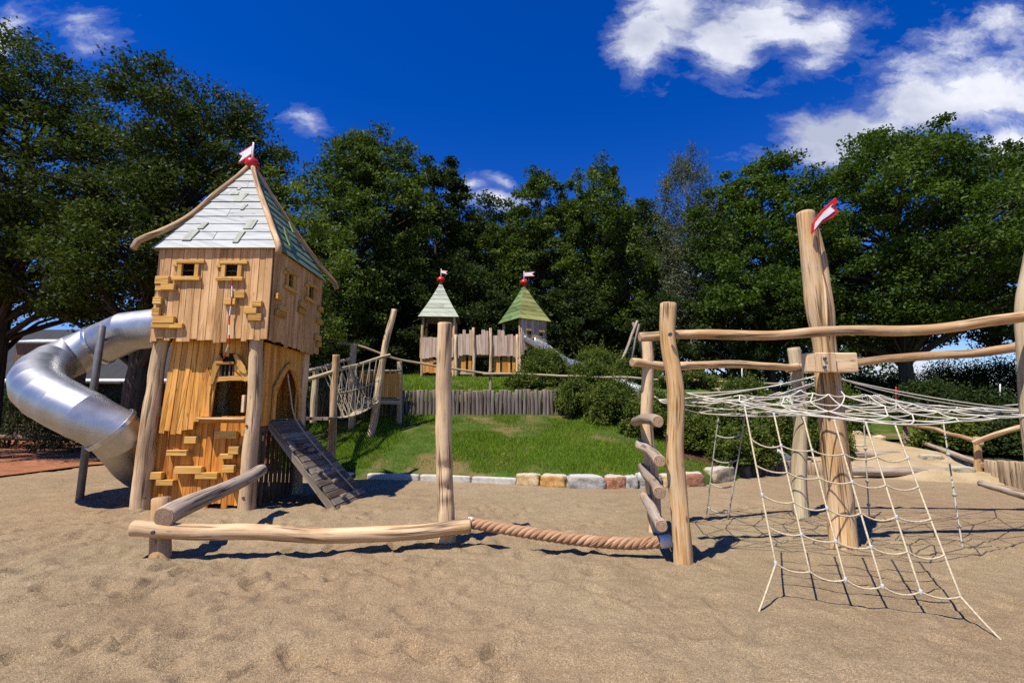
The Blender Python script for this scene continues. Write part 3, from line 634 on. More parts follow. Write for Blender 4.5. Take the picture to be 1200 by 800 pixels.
treepx('understory_tree', 608, 28.5, 330, 90, .03, M['lf_dark'], B, 'small dark tree behind the green-roofed far turret', .1, nclus=120, nleaf=150, leaf=.18, clus=.2, group=GT, seed=31, shape='dome')
treepx('understory_tree', 672, 27.5, 325, 90, .05, M['lf_dark'], B, 'small dark tree behind the far castle metal slide', .1, nclus=110, nleaf=140, leaf=.18, clus=.2, group=GT, seed=27)
treepx('understory_tree', 785, 26, 345, 90, .08, M['lf_dark'], B, 'small dark tree seen above the ladder posts', .1, nclus=90, nleaf=140, leaf=.17, clus=.2, group=GT, seed=29)
treepx('understory_tree', 860, 24, 340, 90, .10, M['lf_dark'], B, 'small dark tree under the maple, left of the slanting post', .1, nclus=90, nleaf=140, leaf=.16, clus=.2, group=GT, seed=28)

for i, (px, ty, w, lb) in enumerate([(470, 225, 150, 'far dark tree filling the gap right of the bushy mid-green tree'), (540, 262, 150, 'far dark tree low behind the grey-roofed turret'), (610, 255, 140, 'far dark tree low behind the green-roofed turret'), (672, 240, 140, 'far dark tree behind the gap right of the green-roofed turret'), (740, 262, 140, 'far dark tree low between the slender tree and the birch'), (855, 235, 150, 'far dark tree in the gap between birch and maple'), (355, 270, 120, 'far dark tree peeping out behind the big tower right side'), (975, 270, 150, 'far dark tree behind the mast between the two maples')]):
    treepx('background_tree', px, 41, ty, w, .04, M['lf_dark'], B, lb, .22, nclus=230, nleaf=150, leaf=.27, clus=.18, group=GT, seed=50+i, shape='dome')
# ------------------------------------------------------------------ shrubs
def shrub(px, Y, topy, wpx, label, mat='lf_shrub', name='shrub', group='shrubs on the slope', leaf=.075, n=60, nl=150, seed=1, cat='shrub', zoff=0.0, squash=1.0):
    rs = np.random.default_rng(seed); x = at(px, 450, Y).x; zg = H(x, Y); top = max(.35, at(px, topy, Y).z-zg); Rc = wpx/2/F*Y
    base = Vector((x, Y, zg)); th = thing(name, base, label, cat, group)
    a = rs.uniform(0, 6.28, n); f = rs.random(n)**.8; rr = Rc*(rs.random(n)**.45)*np.sqrt(np.clip(1-f**2*.85, .05, 1)); ph = rs.uniform(0, 6.28)
    rr *= 1+.18*np.sin(a*3+ph)
    cs = np.stack([np.cos(a)*rr, np.sin(a)*rr*.9, f*top*.9], 1); ids = np.repeat(np.arange(n), nl)
    g = rs.normal(0, 1, (len(ids), 3)); g /= np.linalg.norm(g, axis=1)[:, None]; g *= (rs.random(len(ids))**.5)[:, None]*rs.uniform(.7, 1.6, len(ids))[:, None]
    cr = min(Rc, top)*rs.uniform(.16, .34, n)
    c = cs[ids]+g*cr[ids][:, None]; c[:, 2] = np.abs(c[:, 2])+.02; c += np.array(base)
    t = np.clip(rs.uniform(.2, .8, n)[ids]+rs.normal(0, .18, len(ids)), 0, 1)
    global rng; old = rng; rng = rs
    ns_ = 46; sp_ = cs[rs.integers(0, n, ns_)]; sp_ = sp_[sp_[:, 2] > top*.25]; ns_ = len(sp_); kk_ = 22
    dr = np.stack([rs.normal(0, .5, ns_)+sp_[:, 0]/max(Rc, .1)*.6, rs.normal(0, .5, ns_)+sp_[:, 1]/max(Rc, .1)*.6, rs.uniform(.5, 1.1, ns_)], 1); dr /= np.linalg.norm(dr, axis=1)[:, None]
    ln_ = min(Rc, top)*rs.uniform(.35, .75, ns_); ff = np.tile(np.linspace(.25, 1, kk_), ns_); si = np.repeat(np.arange(ns_), kk_)
    cq = sp_[si]+dr[si]*(ln_[si]*ff)[:, None]+rs.normal(0, .022, (len(si), 3)); cq[:, 2] = np.maximum(cq[:, 2], .03)
    c = np.concatenate([c, cq+np.array(base)]); t = np.concatenate([t, np.clip(.62+rs.normal(0, .16, len(si)), 0, 1)])
    V = leaf_quads(c, leaf*rs.uniform(.6, 1.4, len(c)), (0, -.15, .5)); rng = old
    npmesh('foliage', V, 4, t, M[mat], th, base)
    mb = MB()
    for j in range(0, n, 3):
        e = Vector(cs[j]); mb.tube([base+Vector((e.x*.1, e.y*.1, -.05)), base+Vector((e.x*.5, e.y*.5, e.z*.6)), base+e], [.014, .01, .004], 5, cap=False)
    mb.build('stem', M['bark'], th); return th
S = [ # px, Y, topy, w, label
 (640, 18.2, 412, 62, 'leafy shrub at the foot of the far castle metal slide'),
 (612, 16.9, 440, 44, 'low leafy shrub at the right end of the terrace rail'),
 (690, 17.6, 425, 66, 'broad shrub covering the middle of the metal slide'),
 (672, 15.9, 447, 50, 'shrub spilling over the right end of the palisade wall'),
 (722, 15.4, 448, 64, 'glossy shrub on the mound left of the log ladder back post'),
 (742, 18.5, 425, 66, 'shrub in front of the leaning grey poles'),
 (768, 14.6, 462, 62, 'shrub directly behind the log ladder posts'),
 (805, 17.2, 438, 74, 'shrub behind the ladder posts, above the net'),
 (815, 13.9, 474, 66, 'dense shrub just right of the log ladder on the bark bed'),
 (858, 13.4, 474, 66, 'dark green shrub behind the hanging rope ladder'),
 (868, 16.4, 448, 78, 'shrub beside the left red and white pole'),
 (905, 14.0, 478, 62, 'shrub over the lower end of the metal slide'),
 (940, 15.2, 470, 66, 'shrub behind the slanting post and the mast'),
 (968, 14.2, 492, 44, 'low shrub at the left side of the sandy path'),
 (700, 20.5, 412, 70, 'far shrub on the terrace edge right of the castle'),
 (975, 18.0, 452, 70, 'dark shrub at the top left of the sandy path'),
]
S += [(712, 14.9, 455, 56, 'shrub at the edge of the mown mound, nearest the palisade'), (752, 13.7, 474, 54, 'shrub above the worn patch of lawn, left of the ladder rungs'), (806, 12.9, 492, 52, 'shrub over the brown bark strip behind the red-brown stone'), (846, 12.4, 505, 52, 'shrub behind the large tan boulder'), (880, 12.9, 497, 48, 'shrub behind the short row of dark stakes')]
for i, (px, Y, ty, w, lb) in enumerate(S): shrub(px, Y, ty, w, lb, seed=100+i, n=85, nl=230, leaf=.066)
for i, (px, Y, ty, w, lb) in enumerate([
 (1085, 19.0, 450, 80, 'dark shaded shrub behind the first path fence post'),
 (1150, 17.0, 462, 95, 'dark shaded shrub above the middle fence rail'),
 (1205, 15.5, 470, 80, 'dark shrub cut by the right edge behind the fence'),
 (1110, 14.6, 492, 62, 'leafy low shrub behind the lower fence rail'),
 (1172, 13.8, 500, 62, 'leafy low shrub above the tan palisade stakes'),
 (1110, 27, 430, 110, 'tall far dark bush under the maple beyond the path'),
 (1180, 26, 425, 110, 'tall far dark bush under the sky gap at right'),
 (1020, 28, 440, 110, 'far dark bush at the upper end of the sandy path')]):
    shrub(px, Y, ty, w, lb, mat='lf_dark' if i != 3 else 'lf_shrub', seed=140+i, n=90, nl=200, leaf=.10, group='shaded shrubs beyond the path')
for i, (px, Y, ty, w, lb) in enumerate([
 (20, 22, 455, 150, 'black shaded bush at the left edge behind the bend of the slide'),
 (120, 21, 462, 120, 'black shaded bush between the two oak trunks')]):
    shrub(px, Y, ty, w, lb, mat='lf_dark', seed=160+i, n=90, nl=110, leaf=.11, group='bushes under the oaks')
for i, (px, Y, ty, w, lb) in enumerate([(505, 26.5, 405, 80, 'dark bush under the grey-roofed far turret'), (560, 25.5, 405, 80, 'dark bush seen through the arch of the castle wall'), (610, 26, 405, 80, 'dark bush under the cabin of the right far turret'), (440, 25, 400, 90, 'dark bush behind the leaning bridge post')]):
    shrub(px, Y, ty, w, lb, mat='lf_dark', seed=190+i, n=80, nl=160, leaf=.10, group='bushes behind the far castle')
def spiky(px, Y, topy, wpx, label, seed):
    rs = np.random.default_rng(seed); x = at(px, 470, Y).x; zg = H(x, Y); hgt_ = max(.3, at(px, topy, Y).z-zg); Rc = wpx/2/F*Y
    base = Vector((x, Y, zg)); th = thing('lavender_plant', base, label, 'plant', 'grey spiky plants below the palisade')
    n = 620; a = rs.uniform(0, 6.28, n); r = Rc*rs.random(n)**.6; h = hgt_*rs.uniform(.45, 1.1, n)
    p = np.stack([np.cos(a)*r*.6, np.sin(a)*r*.6, np.zeros(n)], 1)+np.array(base); tip = p+np.stack([np.cos(a)*r*.7+rs.normal(0, .06, n), np.sin(a)*r*.7+rs.normal(0, .06, n), h], 1)
    w = np.stack([-np.sin(a), np.cos(a), np.zeros(n)], 1)*.014
    V = np.stack([p-w, p+w, tip+w*.7, tip-w*.7], 1).reshape(-1, 3)
    npmesh('stems', V, 4, rs.random(n), M['lf_spike'], th, base)
for i, (px, lb) in enumerate([(352, 'first spiky grey plant right of the big tower'), (376, 'spiky grey plant left of the rope bridge front post'), (401, 'spiky grey plant behind the sagging rope bridge'), (428, 'spiky grey plant between the bridge posts'), (452, 'spiky grey plant under the bridge platform')]):
    spiky(px, 15.5+.1*i, 446+4*(i % 2), 34, lb, 170+i)

# ------------------------------------------------------------------ flags and roofs
def flag(name, p, d, length, h, parent, tail=True):
    """swallow-tailed board flag: p = lower pole corner, d = direction it points"""
    d = Vector(d).normalized(); up = Vector((0, 0, 1)); n = d.cross(up).normalized()
    def poly(i):
        a = p+up*i+d*i; l = length-2.2*i; hh = h-2*i
        pts = [a, a+d*l*.98+up*(-.05*hh), a+d*l*.72+up*hh*.5, a+d*l+up*hh*1.05, a+up*hh]
        return pts
    mb = MB(); mb.prism([q-n*.014 for q in poly(0)], n*.028, .5); r = mb.build(name, M['red'], parent)
    mb = MB(); mb.prism([q-n*.018 for q in poly(h*.13)], n*.036, .5); mb.build('white_face', M['white'], r)
    return r
def hip_roof(parent, cx, cy, hx, hy, z0, z1, courses, mats, rot=0.0, pw=1.12, top=.035, th=.02, poles=None, poler=.05, polemat=None, ext=(.2, .2, .2, .2), split=.6, adx=0.0):
    Rm = Matrix.Rotation(rot, 4, 'Z'); xf = Matrix.Translation((cx, cy, 0)) @ Rm
    def hf(s): return top+(1-top)*(1-s)**pw
    faces = [((0, -1), hx, hy), ((1, 0), hy, hx), ((0, 1), hx, hy), ((-1, 0), hy, hx)]
    for k, ((nx, ny), hw, hd) in enumerate(faces):
        mb = MB(xf)
        tx, ty = -ny, nx
        for c in range(courses):
            s0 = c/courses; s1 = (c+1)/courses
            a, b = hf(s0), hf(s1); za = z0+(z1-z0)*s0; zb = z0+(z1-z0)*s1+.006
            cuts = [-1, 1] if (random.random() > split or c > courses*.75) else [-1, random.uniform(-.6, .6), 1]
            for u0, u1 in zip(cuts[:-1], cuts[1:]):
                def P(u, f, z, o): return Vector((nx*(hd*f+o)+tx*u*hw*f+adx*(1-f), ny*(hd*f+o)+ty*u*hw*f, z))
                g0 = u0+(.006 if u0 > -1 else 0); g1 = u1-(.006 if u1 < 1 else 0); lp = random.uniform(.014, .024)
                mb.hexa([P(g0, a, za, lp-th), P(g1, a, za, lp-th), P(g1, a, za, lp), P(g0, a, za, lp),
                         P(g0, b, zb, -th), P(g1, b, zb, -th), P(g1, b, zb, 0), P(g0, b, zb, 0)], None, 0, 0)
        mb.build('roof_slope', mats[k], parent)
    if polemat:
        for k, (sx, sy) in enumerate(((-1, -1), (1, -1), (1, 1), (-1, 1))):
            pts = []
            for i in range(9):
                s = 1-i/8; f = hf(s); g = ext[k]*max(0, 1-s/.45)**2*.8; pts.append(xf @ Vector((sx*(hx*f+.012+g)+adx*(1-f), sy*(hy*f+.012+g), z0+(z1-z0)*s+.02+(.04*max(0, 1-s/.5) if k == 0 else 0))))
            e = ext[k]; pts.append(xf @ Vector((sx*(hx+e*1.05), sy*(hy+e*1.05), z0-.10+(.03 if k == 0 else 0))))
            mb = MB(); mb.log(pts, poler*.85, poler, n=10, bend=.012, step=.15, wob=.08, bulge=.12); mb.build('ridge_pole', polemat, parent)

# ------------------------------------------------------------------ the big tower
OX, OY, HW, HD = -5.05, 9.16, .97, 1.04; Z0, Z1 = 2.77, 4.37
tower = thing('play_tower', (OX, OY, 0), 'big wooden play tower with pale pointed roof and red ball, on orange plank base', 'play tower')
def fr_front(off=0.0): return lambda u, w, z: Vector((OX+u, OY-HD-w+off, z))
def fr_right(off=0.0): return lambda u, w, z: Vector((OX+HW+w-off, OY+u, z))
def fr_back(off=0.0): return lambda u, w, z: Vector((OX-u, OY+HD+w-off, z))
def fr_left(off=0.0): return lambda u, w, z: Vector((OX-HW-w+off, OY-u, z))
def pbox(mb, fr, u0, u1, w0, w1, z0, z1, t=None, along=2):
    mb.hexa([fr(u0, w0, z0), fr(u1, w0, z0), fr(u1, w1, z0), fr(u0, w1, z0), fr(u0, w0, z1), fr(u1, w0, z1), fr(u1, w1, z1), fr(u0, w1, z1)], t, 0, along)
def wall_planks(mb, fr, u0, u1, z0, z1, holes=(), pw=.115, th=.032, rag=.045, ragtop=0.0, gap=.004):
    keys = sorted(set([u0, u1]+[h for H_ in holes for h in H_[:2] if u0 < h < u1])); ed = [u0]
    for a, b in zip(keys[:-1], keys[1:]):
        n = max(1, round((b-a)/pw)); 
        for i in range(1, n+1): ed.append(a+(b-a)*i/n+(random.uniform(-.012, .012) if i < n else 0))
    for a, b in zip(ed[:-1], ed[1:]):
        lo = z0+random.uniform(-rag, rag); hi = z1+random.uniform(-ragtop, ragtop); t = random.random(); w = random.uniform(0, .008)
        segs = [(lo, hi)]; mid = (a+b)/2
        for hl in holes:
            if hl[0] < mid < hl[1]:
                za, zb = (hl[2], hl[3]) if not callable(hl[3]) else (hl[2], hl[3](mid))
                ns = []
                for s0, s1 in segs:
                    if za > s0: ns.append((s0, min(za, s1)))
                    if zb < s1: ns.append((max(zb, s0), s1))
                segs = ns
        for s0, s1 in segs:
            if s1-s0 > .02: pbox(mb, fr, a+gap/2, b-gap/2, w, w+th, s0, s1, t)
YF = OY-HD
def fu(px, py, Y=YF): p = at(px, py, Y); return p.x-OX, p.z
def fbox(name, mat, cx, cy, w, h, Y, depth, parent=tower, rot=0.0, bevel=.006, t=None, along=0):
    """a small board on a plane facing the camera, from its place and size in the photograph"""
    a = at(cx-w/2, cy, Y); b = at(cx+w/2, cy, Y); c = at(cx, cy-h/2, Y); d = at(cx, cy+h/2, Y)
    mb = MB(); mb.box((at(cx, cy, Y).x, Y-depth/2, at(cx, cy, Y).z), ((b-a).length, depth, (c-d).length), Matrix.Rotation(rot, 3, 'Y') if rot else None, t, 0, along)
    return mb.build(name, mat, parent, bevel)
# upper house
wins = []
for (x0, x1, y0, y1) in ((216, 231, 309.5, 324), (266.5, 281, 310.5, 324.5)):
    ua, zt = fu(x0, y0); ub, zb = fu(x1, y1); wins.append((ua, ub, zb, zt))
mb = MB(); wall_planks(mb, fr_front(), -HW, HW, Z0, Z1, wins); mb.build('front_wall', M['plank_pale'], tower, .004)
rw = [(-.60, -.38, 3.84, 4.08), (.30, .54, 3.84, 4.08)]
mb = MB(); wall_planks(mb, fr_right(), -HD, HD, Z0, Z1, rw); mb.build('side_wall', M['plank_pale'], tower, .004)
mb = MB(); wall_planks(mb, fr_back(), -HW, HW, Z0, Z1); mb.build('back_wall', M['plank_pale'], tower, .004)
mb = MB(); wall_planks(mb, fr_left(), -HD, HD, Z0, Z1, [(-.86, .06, 2.9, 3.8)]); mb.build('side_wall', M['plank_pale'], tower, .004)
def window_frame(fr, ua, ub, za, zb):
    e = .012
    mb = MB()
    pbox(mb, fr, ua-.09, ub+.15, .042, .085, zb-.005, zb+.055, .6, 0); pbox(mb, fr, ua-.13, ub+.10, .042, .095, za-.085, za-.02, .7, 0)
    pbox(mb, fr, ua-.06, ua+e, .040, .075, za-.018, zb-.007, .5); pbox(mb, fr, ub-e, ub+.06, .040, .075, za-.018, zb-.007, .5)
    pbox(mb, fr, ua-.15, ua-.065, .041, .07, zb-.06, zb-.007, .4, 0)
    f = mb.build('window_frame', M['block'], tower, .005)
    mb = MB(); pbox(mb, fr, ua, ub, -.02, .0, (za+zb)/2-.012, (za+zb)/2+.012, .3, 0); mb.build('window_bar', M['plank_dark'], f)
for w in wins: window_frame(fr_front(), *w)
for w in rw: window_frame(fr_right(), *w)
for (cx, cy, w, h) in ((192.5, 329, 16, 9), (188, 337.5, 8, 7), (199, 337, 16, 7), (186.5, 353, 10, 8), (184.7, 366, 9, 9), (194, 375, 25, 8), (190, 382, 22, 6), (208, 382, 16, 6),
                       (280, 345.6, 16, 8), (271, 354, 14, 7), (303, 356.5, 11, 7), (295, 364, 15, 8), (300, 372, 16, 8)):
    fbox('wall_block', M['block'], cx, cy, w, h, YF-.043, random.uniform(.045, .07))
for (u, z, w, h) in ((-.90, 3.55, .2, .1), (-.72, 3.38, .3, .1), (-.80, 3.27, .34, .1), (.02, 3.62, .2, .1), (.05, 3.5, .3, .1), (.92, 3.72, .2, .1), (.9, 3.45, .22, .1), (.86, 3.1, .26, .12), (.93, 2.98, .18, .1)):
    mb = MB(); pbox(mb, fr_right(), u-w/2, u+w/2, .043, .1, z-h/2, z+h/2, None, 0); mb.build('wall_block', M['block'], tower, .006)
mb = MB(); mb.box((OX, OY, Z0+.12), (2*HW-.08, 2*HD-.08, .05), along=0); mb.build('upper_floor', M['plank_dark'], tower)
# roof
hip_roof(tower, OX, OY, HW+.09, HD+.09, 4.35, 6.36, 11, [M['roof_pale'], M['roof_green_shaded'], M['roof_pale'], M['roof_pale']], 0.0, 1.04, poles=True, polemat=[M['log'], M['end']], poler=.052, ext=(.17, .05, .15, .17), adx=-.12)  # right slope darker than the front: its shade is put into the board colour
def on_roof(px, py):
    d = ray(px, py); n = Vector((0, -(6.36-4.35), HD+.09)); p0 = Vector((OX, OY-HD-.09, 4.35)); o = Vector((0, 0, EYE))
    return o+d*((p0-o).dot(n)/d.dot(n)), n.normalized()
for (cx, cy, w, h, a) in ((283, 232.5, 9.5, 15.5, .45), (286.5, 243.5, 4, 9.5, .45), (294, 264, 11, 15, .2), (280.5, 278.5, 6.5, 18.5, .22), (224, 276.5, 11, 17, .4), (238.5, 265.5, 7, 10.5, .4), (276, 228, 9, 4, .4), (281, 222, 4, 5, .3)):
    p, n = on_roof(cx, cy); X = Vector((1, 0, 0)); V = n.cross(X).normalized()
    if V.z < 0: V = -V
    X2 = (X*math.cos(a)+V*math.sin(a)*-.0).normalized(); V2 = (V+X*math.tan(a)*.55).normalized()
    sc_ = p.y/F; wv = w*sc_; hv = h*sc_*1.12
    mb = MB(); q = p+n*.012
    c = [q-X2*wv/2-V2*hv/2, q+X2*wv/2-V2*hv/2, q+X2*wv/2+V2*hv/2, q-X2*wv/2+V2*hv/2]
    mb.prism(c, n*.018, None, 0, V2); mb.build('roof_shingle', M['roof_patch'], tower, .002)
for (u, s, w, h) in ((-.35, .20, .12, .34), (-.22, .30, .12, .2), (.35, .45, .12, .3)):
    f = 1.0-.97*s; X = OX+(HW+.09)*(.035+.965*(1-s)**1.12); z = 4.35+2.01*s; n = Vector((2.01, 0, HW+.09)).normalized(); V = Vector((-(HW+.09), 0, 2.01)).normalized()
    q = Vector((X, OY+u, z))+n*.03; Yv = Vector((0, 1, 0)); V = (V+Yv*.25).normalized()
    mb = MB(); mb.prism([q-Yv*w/2-V*h/2, q+Yv*w/2-V*h/2, q+Yv*w/2+V*h/2, q-Yv*w/2+V*h/2], n*.025, None, 0, V); mb.build('roof_shingle', M['roof_leaf'], tower, .004)
mb = MB(); mb.ball((OX-.12, OY, 6.47), .135, 24, 14, sz=.92); ball = mb.build('finial_ball', M['red'], tower)
mb = MB(); mb.tube([(OX-.12, OY, 6.55), (OX-.12, OY, 6.92)], .018, 8); mb.build('flag_pole', M['white'], tower)
flag('pennant', Vector((OX-.12, OY, 6.66)), (-.80, .60, 0), .60, .22, tower)
# legs
for p in ([gb(166, 597, -.3), at(173, 510, 8.34), at(184, 440, 8.33), at(195, 388, 8.32)], [gb(290, 600, -.3), at(294, 520, 8.24), at(302, 385, 8.24)],
          [(-4.28, 10.0, -.3), (-4.27, 10.0, 2.9)], [(-5.9, 10.0, -.3), (-5.85, 10.0, 2.9)]):
    lg = logobj('leg', p, .155 if p[0][0] < -5.5 else .13, .105, LOGP, tower, bend=.02, wob=.05)
for px, py in ((289.5, 499), (285.5, 583), (170, 583)): boltobj(at(px, py, 8.12 if px > 200 else 8.2), (0, -1, 0), tower)
# lower plank front
YL = OY-HD+.32
ul, _ = fu(180, 560, YL); ur, _ = fu(292, 560, YL)
mb = MB(); wall_planks(mb, lambda u, w, z: Vector((OX+u, YL-w, z)), ul, ur, .06, 1.52, pw=.105, rag=.05); mb.build('lower_front_panel', M['plank_deep'], tower, .004)
YS = YL-.12
mb = MB(); nP = 9
for i in range(nP):
    a0 = 204+(262-204)*i/nP; a1 = 204+(262-204)*(i+1)/nP; b0 = 187+(248-187)*i/nP; b1 = 187+(248-187)*(i+1)/nP
    yb = 505+random.uniform(-4, 5)-(i/nP)*5; e = .25
    if i >= nP-3: # planks that stop along the arch frame
        f = (i-(nP-3)+.5)/3; yb2 = {0: 494, 1: 492, 2: 490}[i-(nP-3)]
        yb = yb2
    cut = lambda x0, x1, y: None
    p = [at(b0+e, yb, YS), at(b1-e, yb+random.uniform(-1, 1), YS), at(a1-e, 392, YS), at(a0+e, 392, YS)]
    w = random.uniform(0, .008); dn = Vector((0, -.03-w, 0))
    mb.hexa([p[0], p[1], p[1]+dn, p[0]+dn, p[3], p[2], p[2]+dn, p[3]+dn])
for i, (x0, x1) in enumerate(((262, 269.5), (269.5, 277), (277, 284.5), (284.5, 292))):
    yb = (418, 414, 424, 441)[i]; dn = Vector((0, -.03, 0)); p = [at(x0+.2, yb, YS), at(x1-.2, yb, YS), at(x1-.2, 392, YS), at(x0+.2, 392, YS)]
    mb.hexa([p[0], p[1], p[1]+dn, p[0]+dn, p[3], p[2], p[2]+dn, p[3]+dn])
mb.build('skirt_planks', M['plank_orange'], tower, .004)
YA = YS-.035
def fpoly(name, pts, Y, depth, mat, uvax=(0, 0, 1), bevel=.005):
    mb = MB(); mb.prism([at(x, y, Y) for x, y in pts][::-1], (0, -depth, 0), None, 0, uvax); return mb.build(name, mat, tower, bevel)
fpoly('arch_board', [(235.5, 488), (246, 488), (247, 462), (250, 447), (244, 430), (238, 446)], YA, .03, M['plank_orange'])
fpoly('arch_board', [(246.5, 451), (251, 450), (255, 437), (262, 421), (258, 415), (250, 428)], YA-.032, .03, M['block'])
fpoly('arch_board', [(274, 416), (278, 414), (288, 430), (293, 446), (287, 447), (280, 432)], YA-.032, .03, M['block'])
fpoly('window_lintel', [(247.5, 451), (256, 447.5), (268, 446), (284, 446), (292, 448), (292, 441.5), (276, 440.5), (257, 441.5), (249, 445)], YA-.004, .03, M['block'], (1, 0, 0))
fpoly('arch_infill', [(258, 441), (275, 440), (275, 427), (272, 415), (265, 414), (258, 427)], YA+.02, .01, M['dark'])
fpoly('arch_infill', [(250.5, 444.5), (258, 441.5), (258, 428), (254.5, 434)], YA, .026, M['plank_orange'])
fpoly('arch_infill', [(275.5, 440), (288, 441), (281, 430), (275.5, 424)], YA, .026, M['plank_orange'])
for x in (259.5, 264.5, 269.5, 274): fbox('slot_bar', M['plank_dark'], x, 434.5, 1.6, 12, YA-.005, .02, along=2, bevel=0)
fbox('arch_shelf', M['block'], 266, 425.5, 21, 3.4, YA-.005, .07)
fbox('counter_sill', M['plank_pale'], 263, 490.2, 56, 2.6, YA-.002, .13)
fbox('counter_edge', M['plank_deep'], 263, 493.6, 54, 3.6, YA-.002, .05)
fbox('handle', M['log_pale'], 286.3, 473, 3.6, 20, YA-.01, .05, along=2)
for (cx, cy, w, h) in ((267.5, 509, 26, 8.5), (226.5, 515, 14, 8), (211, 530, 24, 6.5), (268.5, 534, 16, 6), (277, 527, 12, 9), (224, 550, 32, 8.5), (245, 556.5, 26, 7.5), (271, 548.5, 14, 8.5), (185.5, 556.5, 16, 8.5), (197.5, 564.5, 20, 6.5), (277, 571, 9, 7)):
    fbox('climbing_block', M['block'], cx, cy, w, h, YL-.042, random.uniform(.075, .11))
# dark inside of the lower room and its floor
mb = MB(); mb.box((-5.08, 9.3, 1.41), (1.62, 1.55, .06), along=0); mb.build('platform_floor', M['plank_grey'], tower)
mb = MB(); wall_planks(mb, lambda u, w, z: Vector((OX+u, OY+.86+w, z)), -.8, .75, 1.46, 2.76, rag=0); mb.build('lower_back_wall', M['plank_deep'], tower)
mb = MB(); wall_planks(mb, lambda u, w, z: Vector((OX-.86-w, OY+u, z)), -.55, .8, .1, 2.76, rag=.02); mb.build('lower_side_wall', M['plank_deep'], tower)
# right side with pointed doorway
XR = -4.27
dy0, dy1, dz1 = 8.80, 9.72, 2.42
def arch_z(y):
    f = abs((y-(dy0+dy1)/2)/((dy1-dy0)/2)); return 1.95+(dz1-1.95)*math.sqrt(max(0, 1-f**1.6)) if f < 1 else 1.4
mb = MB(); wall_planks(mb, lambda u, w, z: Vector((XR+w, u, z)), 8.36, 10.12, 1.36, 2.78, [(dy0, dy1, 1.3, arch_z)], pw=.10, rag=.01); mb.build('doorway_wall', M['plank_orange'], tower, .004)
arc = [(dy0-.03, 1.46)]+[(dy0-.03+(dy1-dy0+.06)*i/12, 0) for i in range(13)]+[(dy1+.03, 1.46)]
out = []; inn = []
for i in range(15):
    f = -1+2*i/14; yy = (dy0+dy1)/2+f*(dy1-dy0)/2
    zc = 1.93+(dz1-1.93)*(1-abs(f)**1.45)
    out.append((yy*1.0+.10*f, zc+.10)); inn.append((yy, zc-.015))
out = [(dy0-.10, 1.46)]+out+[(dy1+.10, 1.46)]; inn = [(dy0, 1.46)]+inn+[(dy1, 1.46)]
mb = MB()
for i in range(len(out)-1):
    q = [Vector((XR+.045, *out[i])), Vector((XR+.045, *out[i+1])), Vector((XR+.045, *inn[i+1])), Vector((XR+.045, *inn[i]))]; d = Vector((.035, 0, 0))
    mb.hexa([q[0], q[1], q[1]+d, q[0]+d, q[3], q[2], q[2]+d, q[3]+d], .4, 0, 0)
mb.build('doorway_frame', M['plank_orange'], tower)
for i in range(10):
    yy = 8.48+i*.165; mb = MB(); mb.box((XR-.02, yy, .70), (.03, .085, 1.34)); mb.build('slat', M['plank_dark'], tower)
mb = MB(); mb.box((XR, 9.24, 1.30), (.05, 1.72, .11), along=1); mb.build('slat_beam', M['plank_dark'], tower)
# ramp
ramp_ = thing('climbing_ramp', (-3.5, 9.2, 0), 'steep grey climbing ramp with small holds leaning against the big tower doorway', 'ramp')
A0, A1 = Vector((XR+.10, 8.66, 1.44)), Vector((XR+.10, 9.76, 1.44)); B0, B1 = Vector((-2.88, 8.56, -.06)), Vector((-2.74, 9.88, -.06))
rn = (B0-A0).cross(A1-A0).normalized()
if rn.z < 0: rn = -rn
mb = MB(); nb = 15
for i in range(nb):
    f0, f1 = i/nb+.003, (i+1)/nb-.003; e = random.uniform(-.02, .02)
    q = [A0.lerp(B0, f0), A1.lerp(B1, f0), A1.lerp(B1, f1), A0.lerp(B0, f1)]; q[0].y += e; q[3].y += e; e = random.uniform(-.03, .03); q[1].y += e; q[2].y += e
    lift = rn*random.uniform(-.004, .004)
    q = [p+lift for p in q]; mb.hexa([q[3]-rn*.035, q[2]-rn*.035, q[1]-rn*.035, q[0]-rn*.035, q[3], q[2], q[1], q[0]], None, 0, 0)
mb.build('ramp_boards', M['plank_grey'], ramp_, .005)
for a, b in ((A0, B0), (A1, B1)):
    s = .05 if a is A0 else -.05
    mb = MB(); mb.bar(a-rn*.10+Vector((0, s, 0)), b-rn*.10+Vector((0, s, 0)), .06, .11, rn); mb.build('stringer', M['plank_grey'], ramp_)
for f, g in ((.36, .42), (.42, .62), (.60, .18), (.60, .62), (.72, .40), (.74, .80), (.88, .30), (.88, .68), (.30, .2)):
    p = A0.lerp(A1, g).lerp(B0.lerp(B1, g), f); dn = (B0-A0).normalized(); sd = rn.cross(dn)
    mb = MB(); mb.hexa([p-sd*.09-dn*.035, p+sd*.09-dn*.035, p+sd*.09+dn*.04, p-sd*.09+dn*.04, p-sd*.075-dn*.02+rn*.06, p+sd*.075-dn*.02+rn*.07, p+sd*.07+dn*.02+rn*.07, p-sd*.07+dn*.02+rn*.06], None, 0, 0)
    mb.build('hold', M['plank_grey'], ramp_, .008)
mb = MB(); pts = [Vector((XR+.06, 9.2, 2.3)), Vector((XR+.12, 9.25, 1.9)), Vector((XR+.2, 9.3, 1.5)), A0.lerp(A1, .6).lerp(B0.lerp(B1, .6), .25)+rn*.05, A0.lerp(A1, .64).lerp(B0.lerp(B1, .64), .6)+rn*.04, A0.lerp(A1, .66).lerp(B0.lerp(B1, .66), .93)+rn*.05]
mb.tube(resample(pts, .08), .014, 6); tag(mb.build('climbing_rope', M['net'], None), 'thin cream rope hanging from the tower doorway down the grey ramp', 'rope')
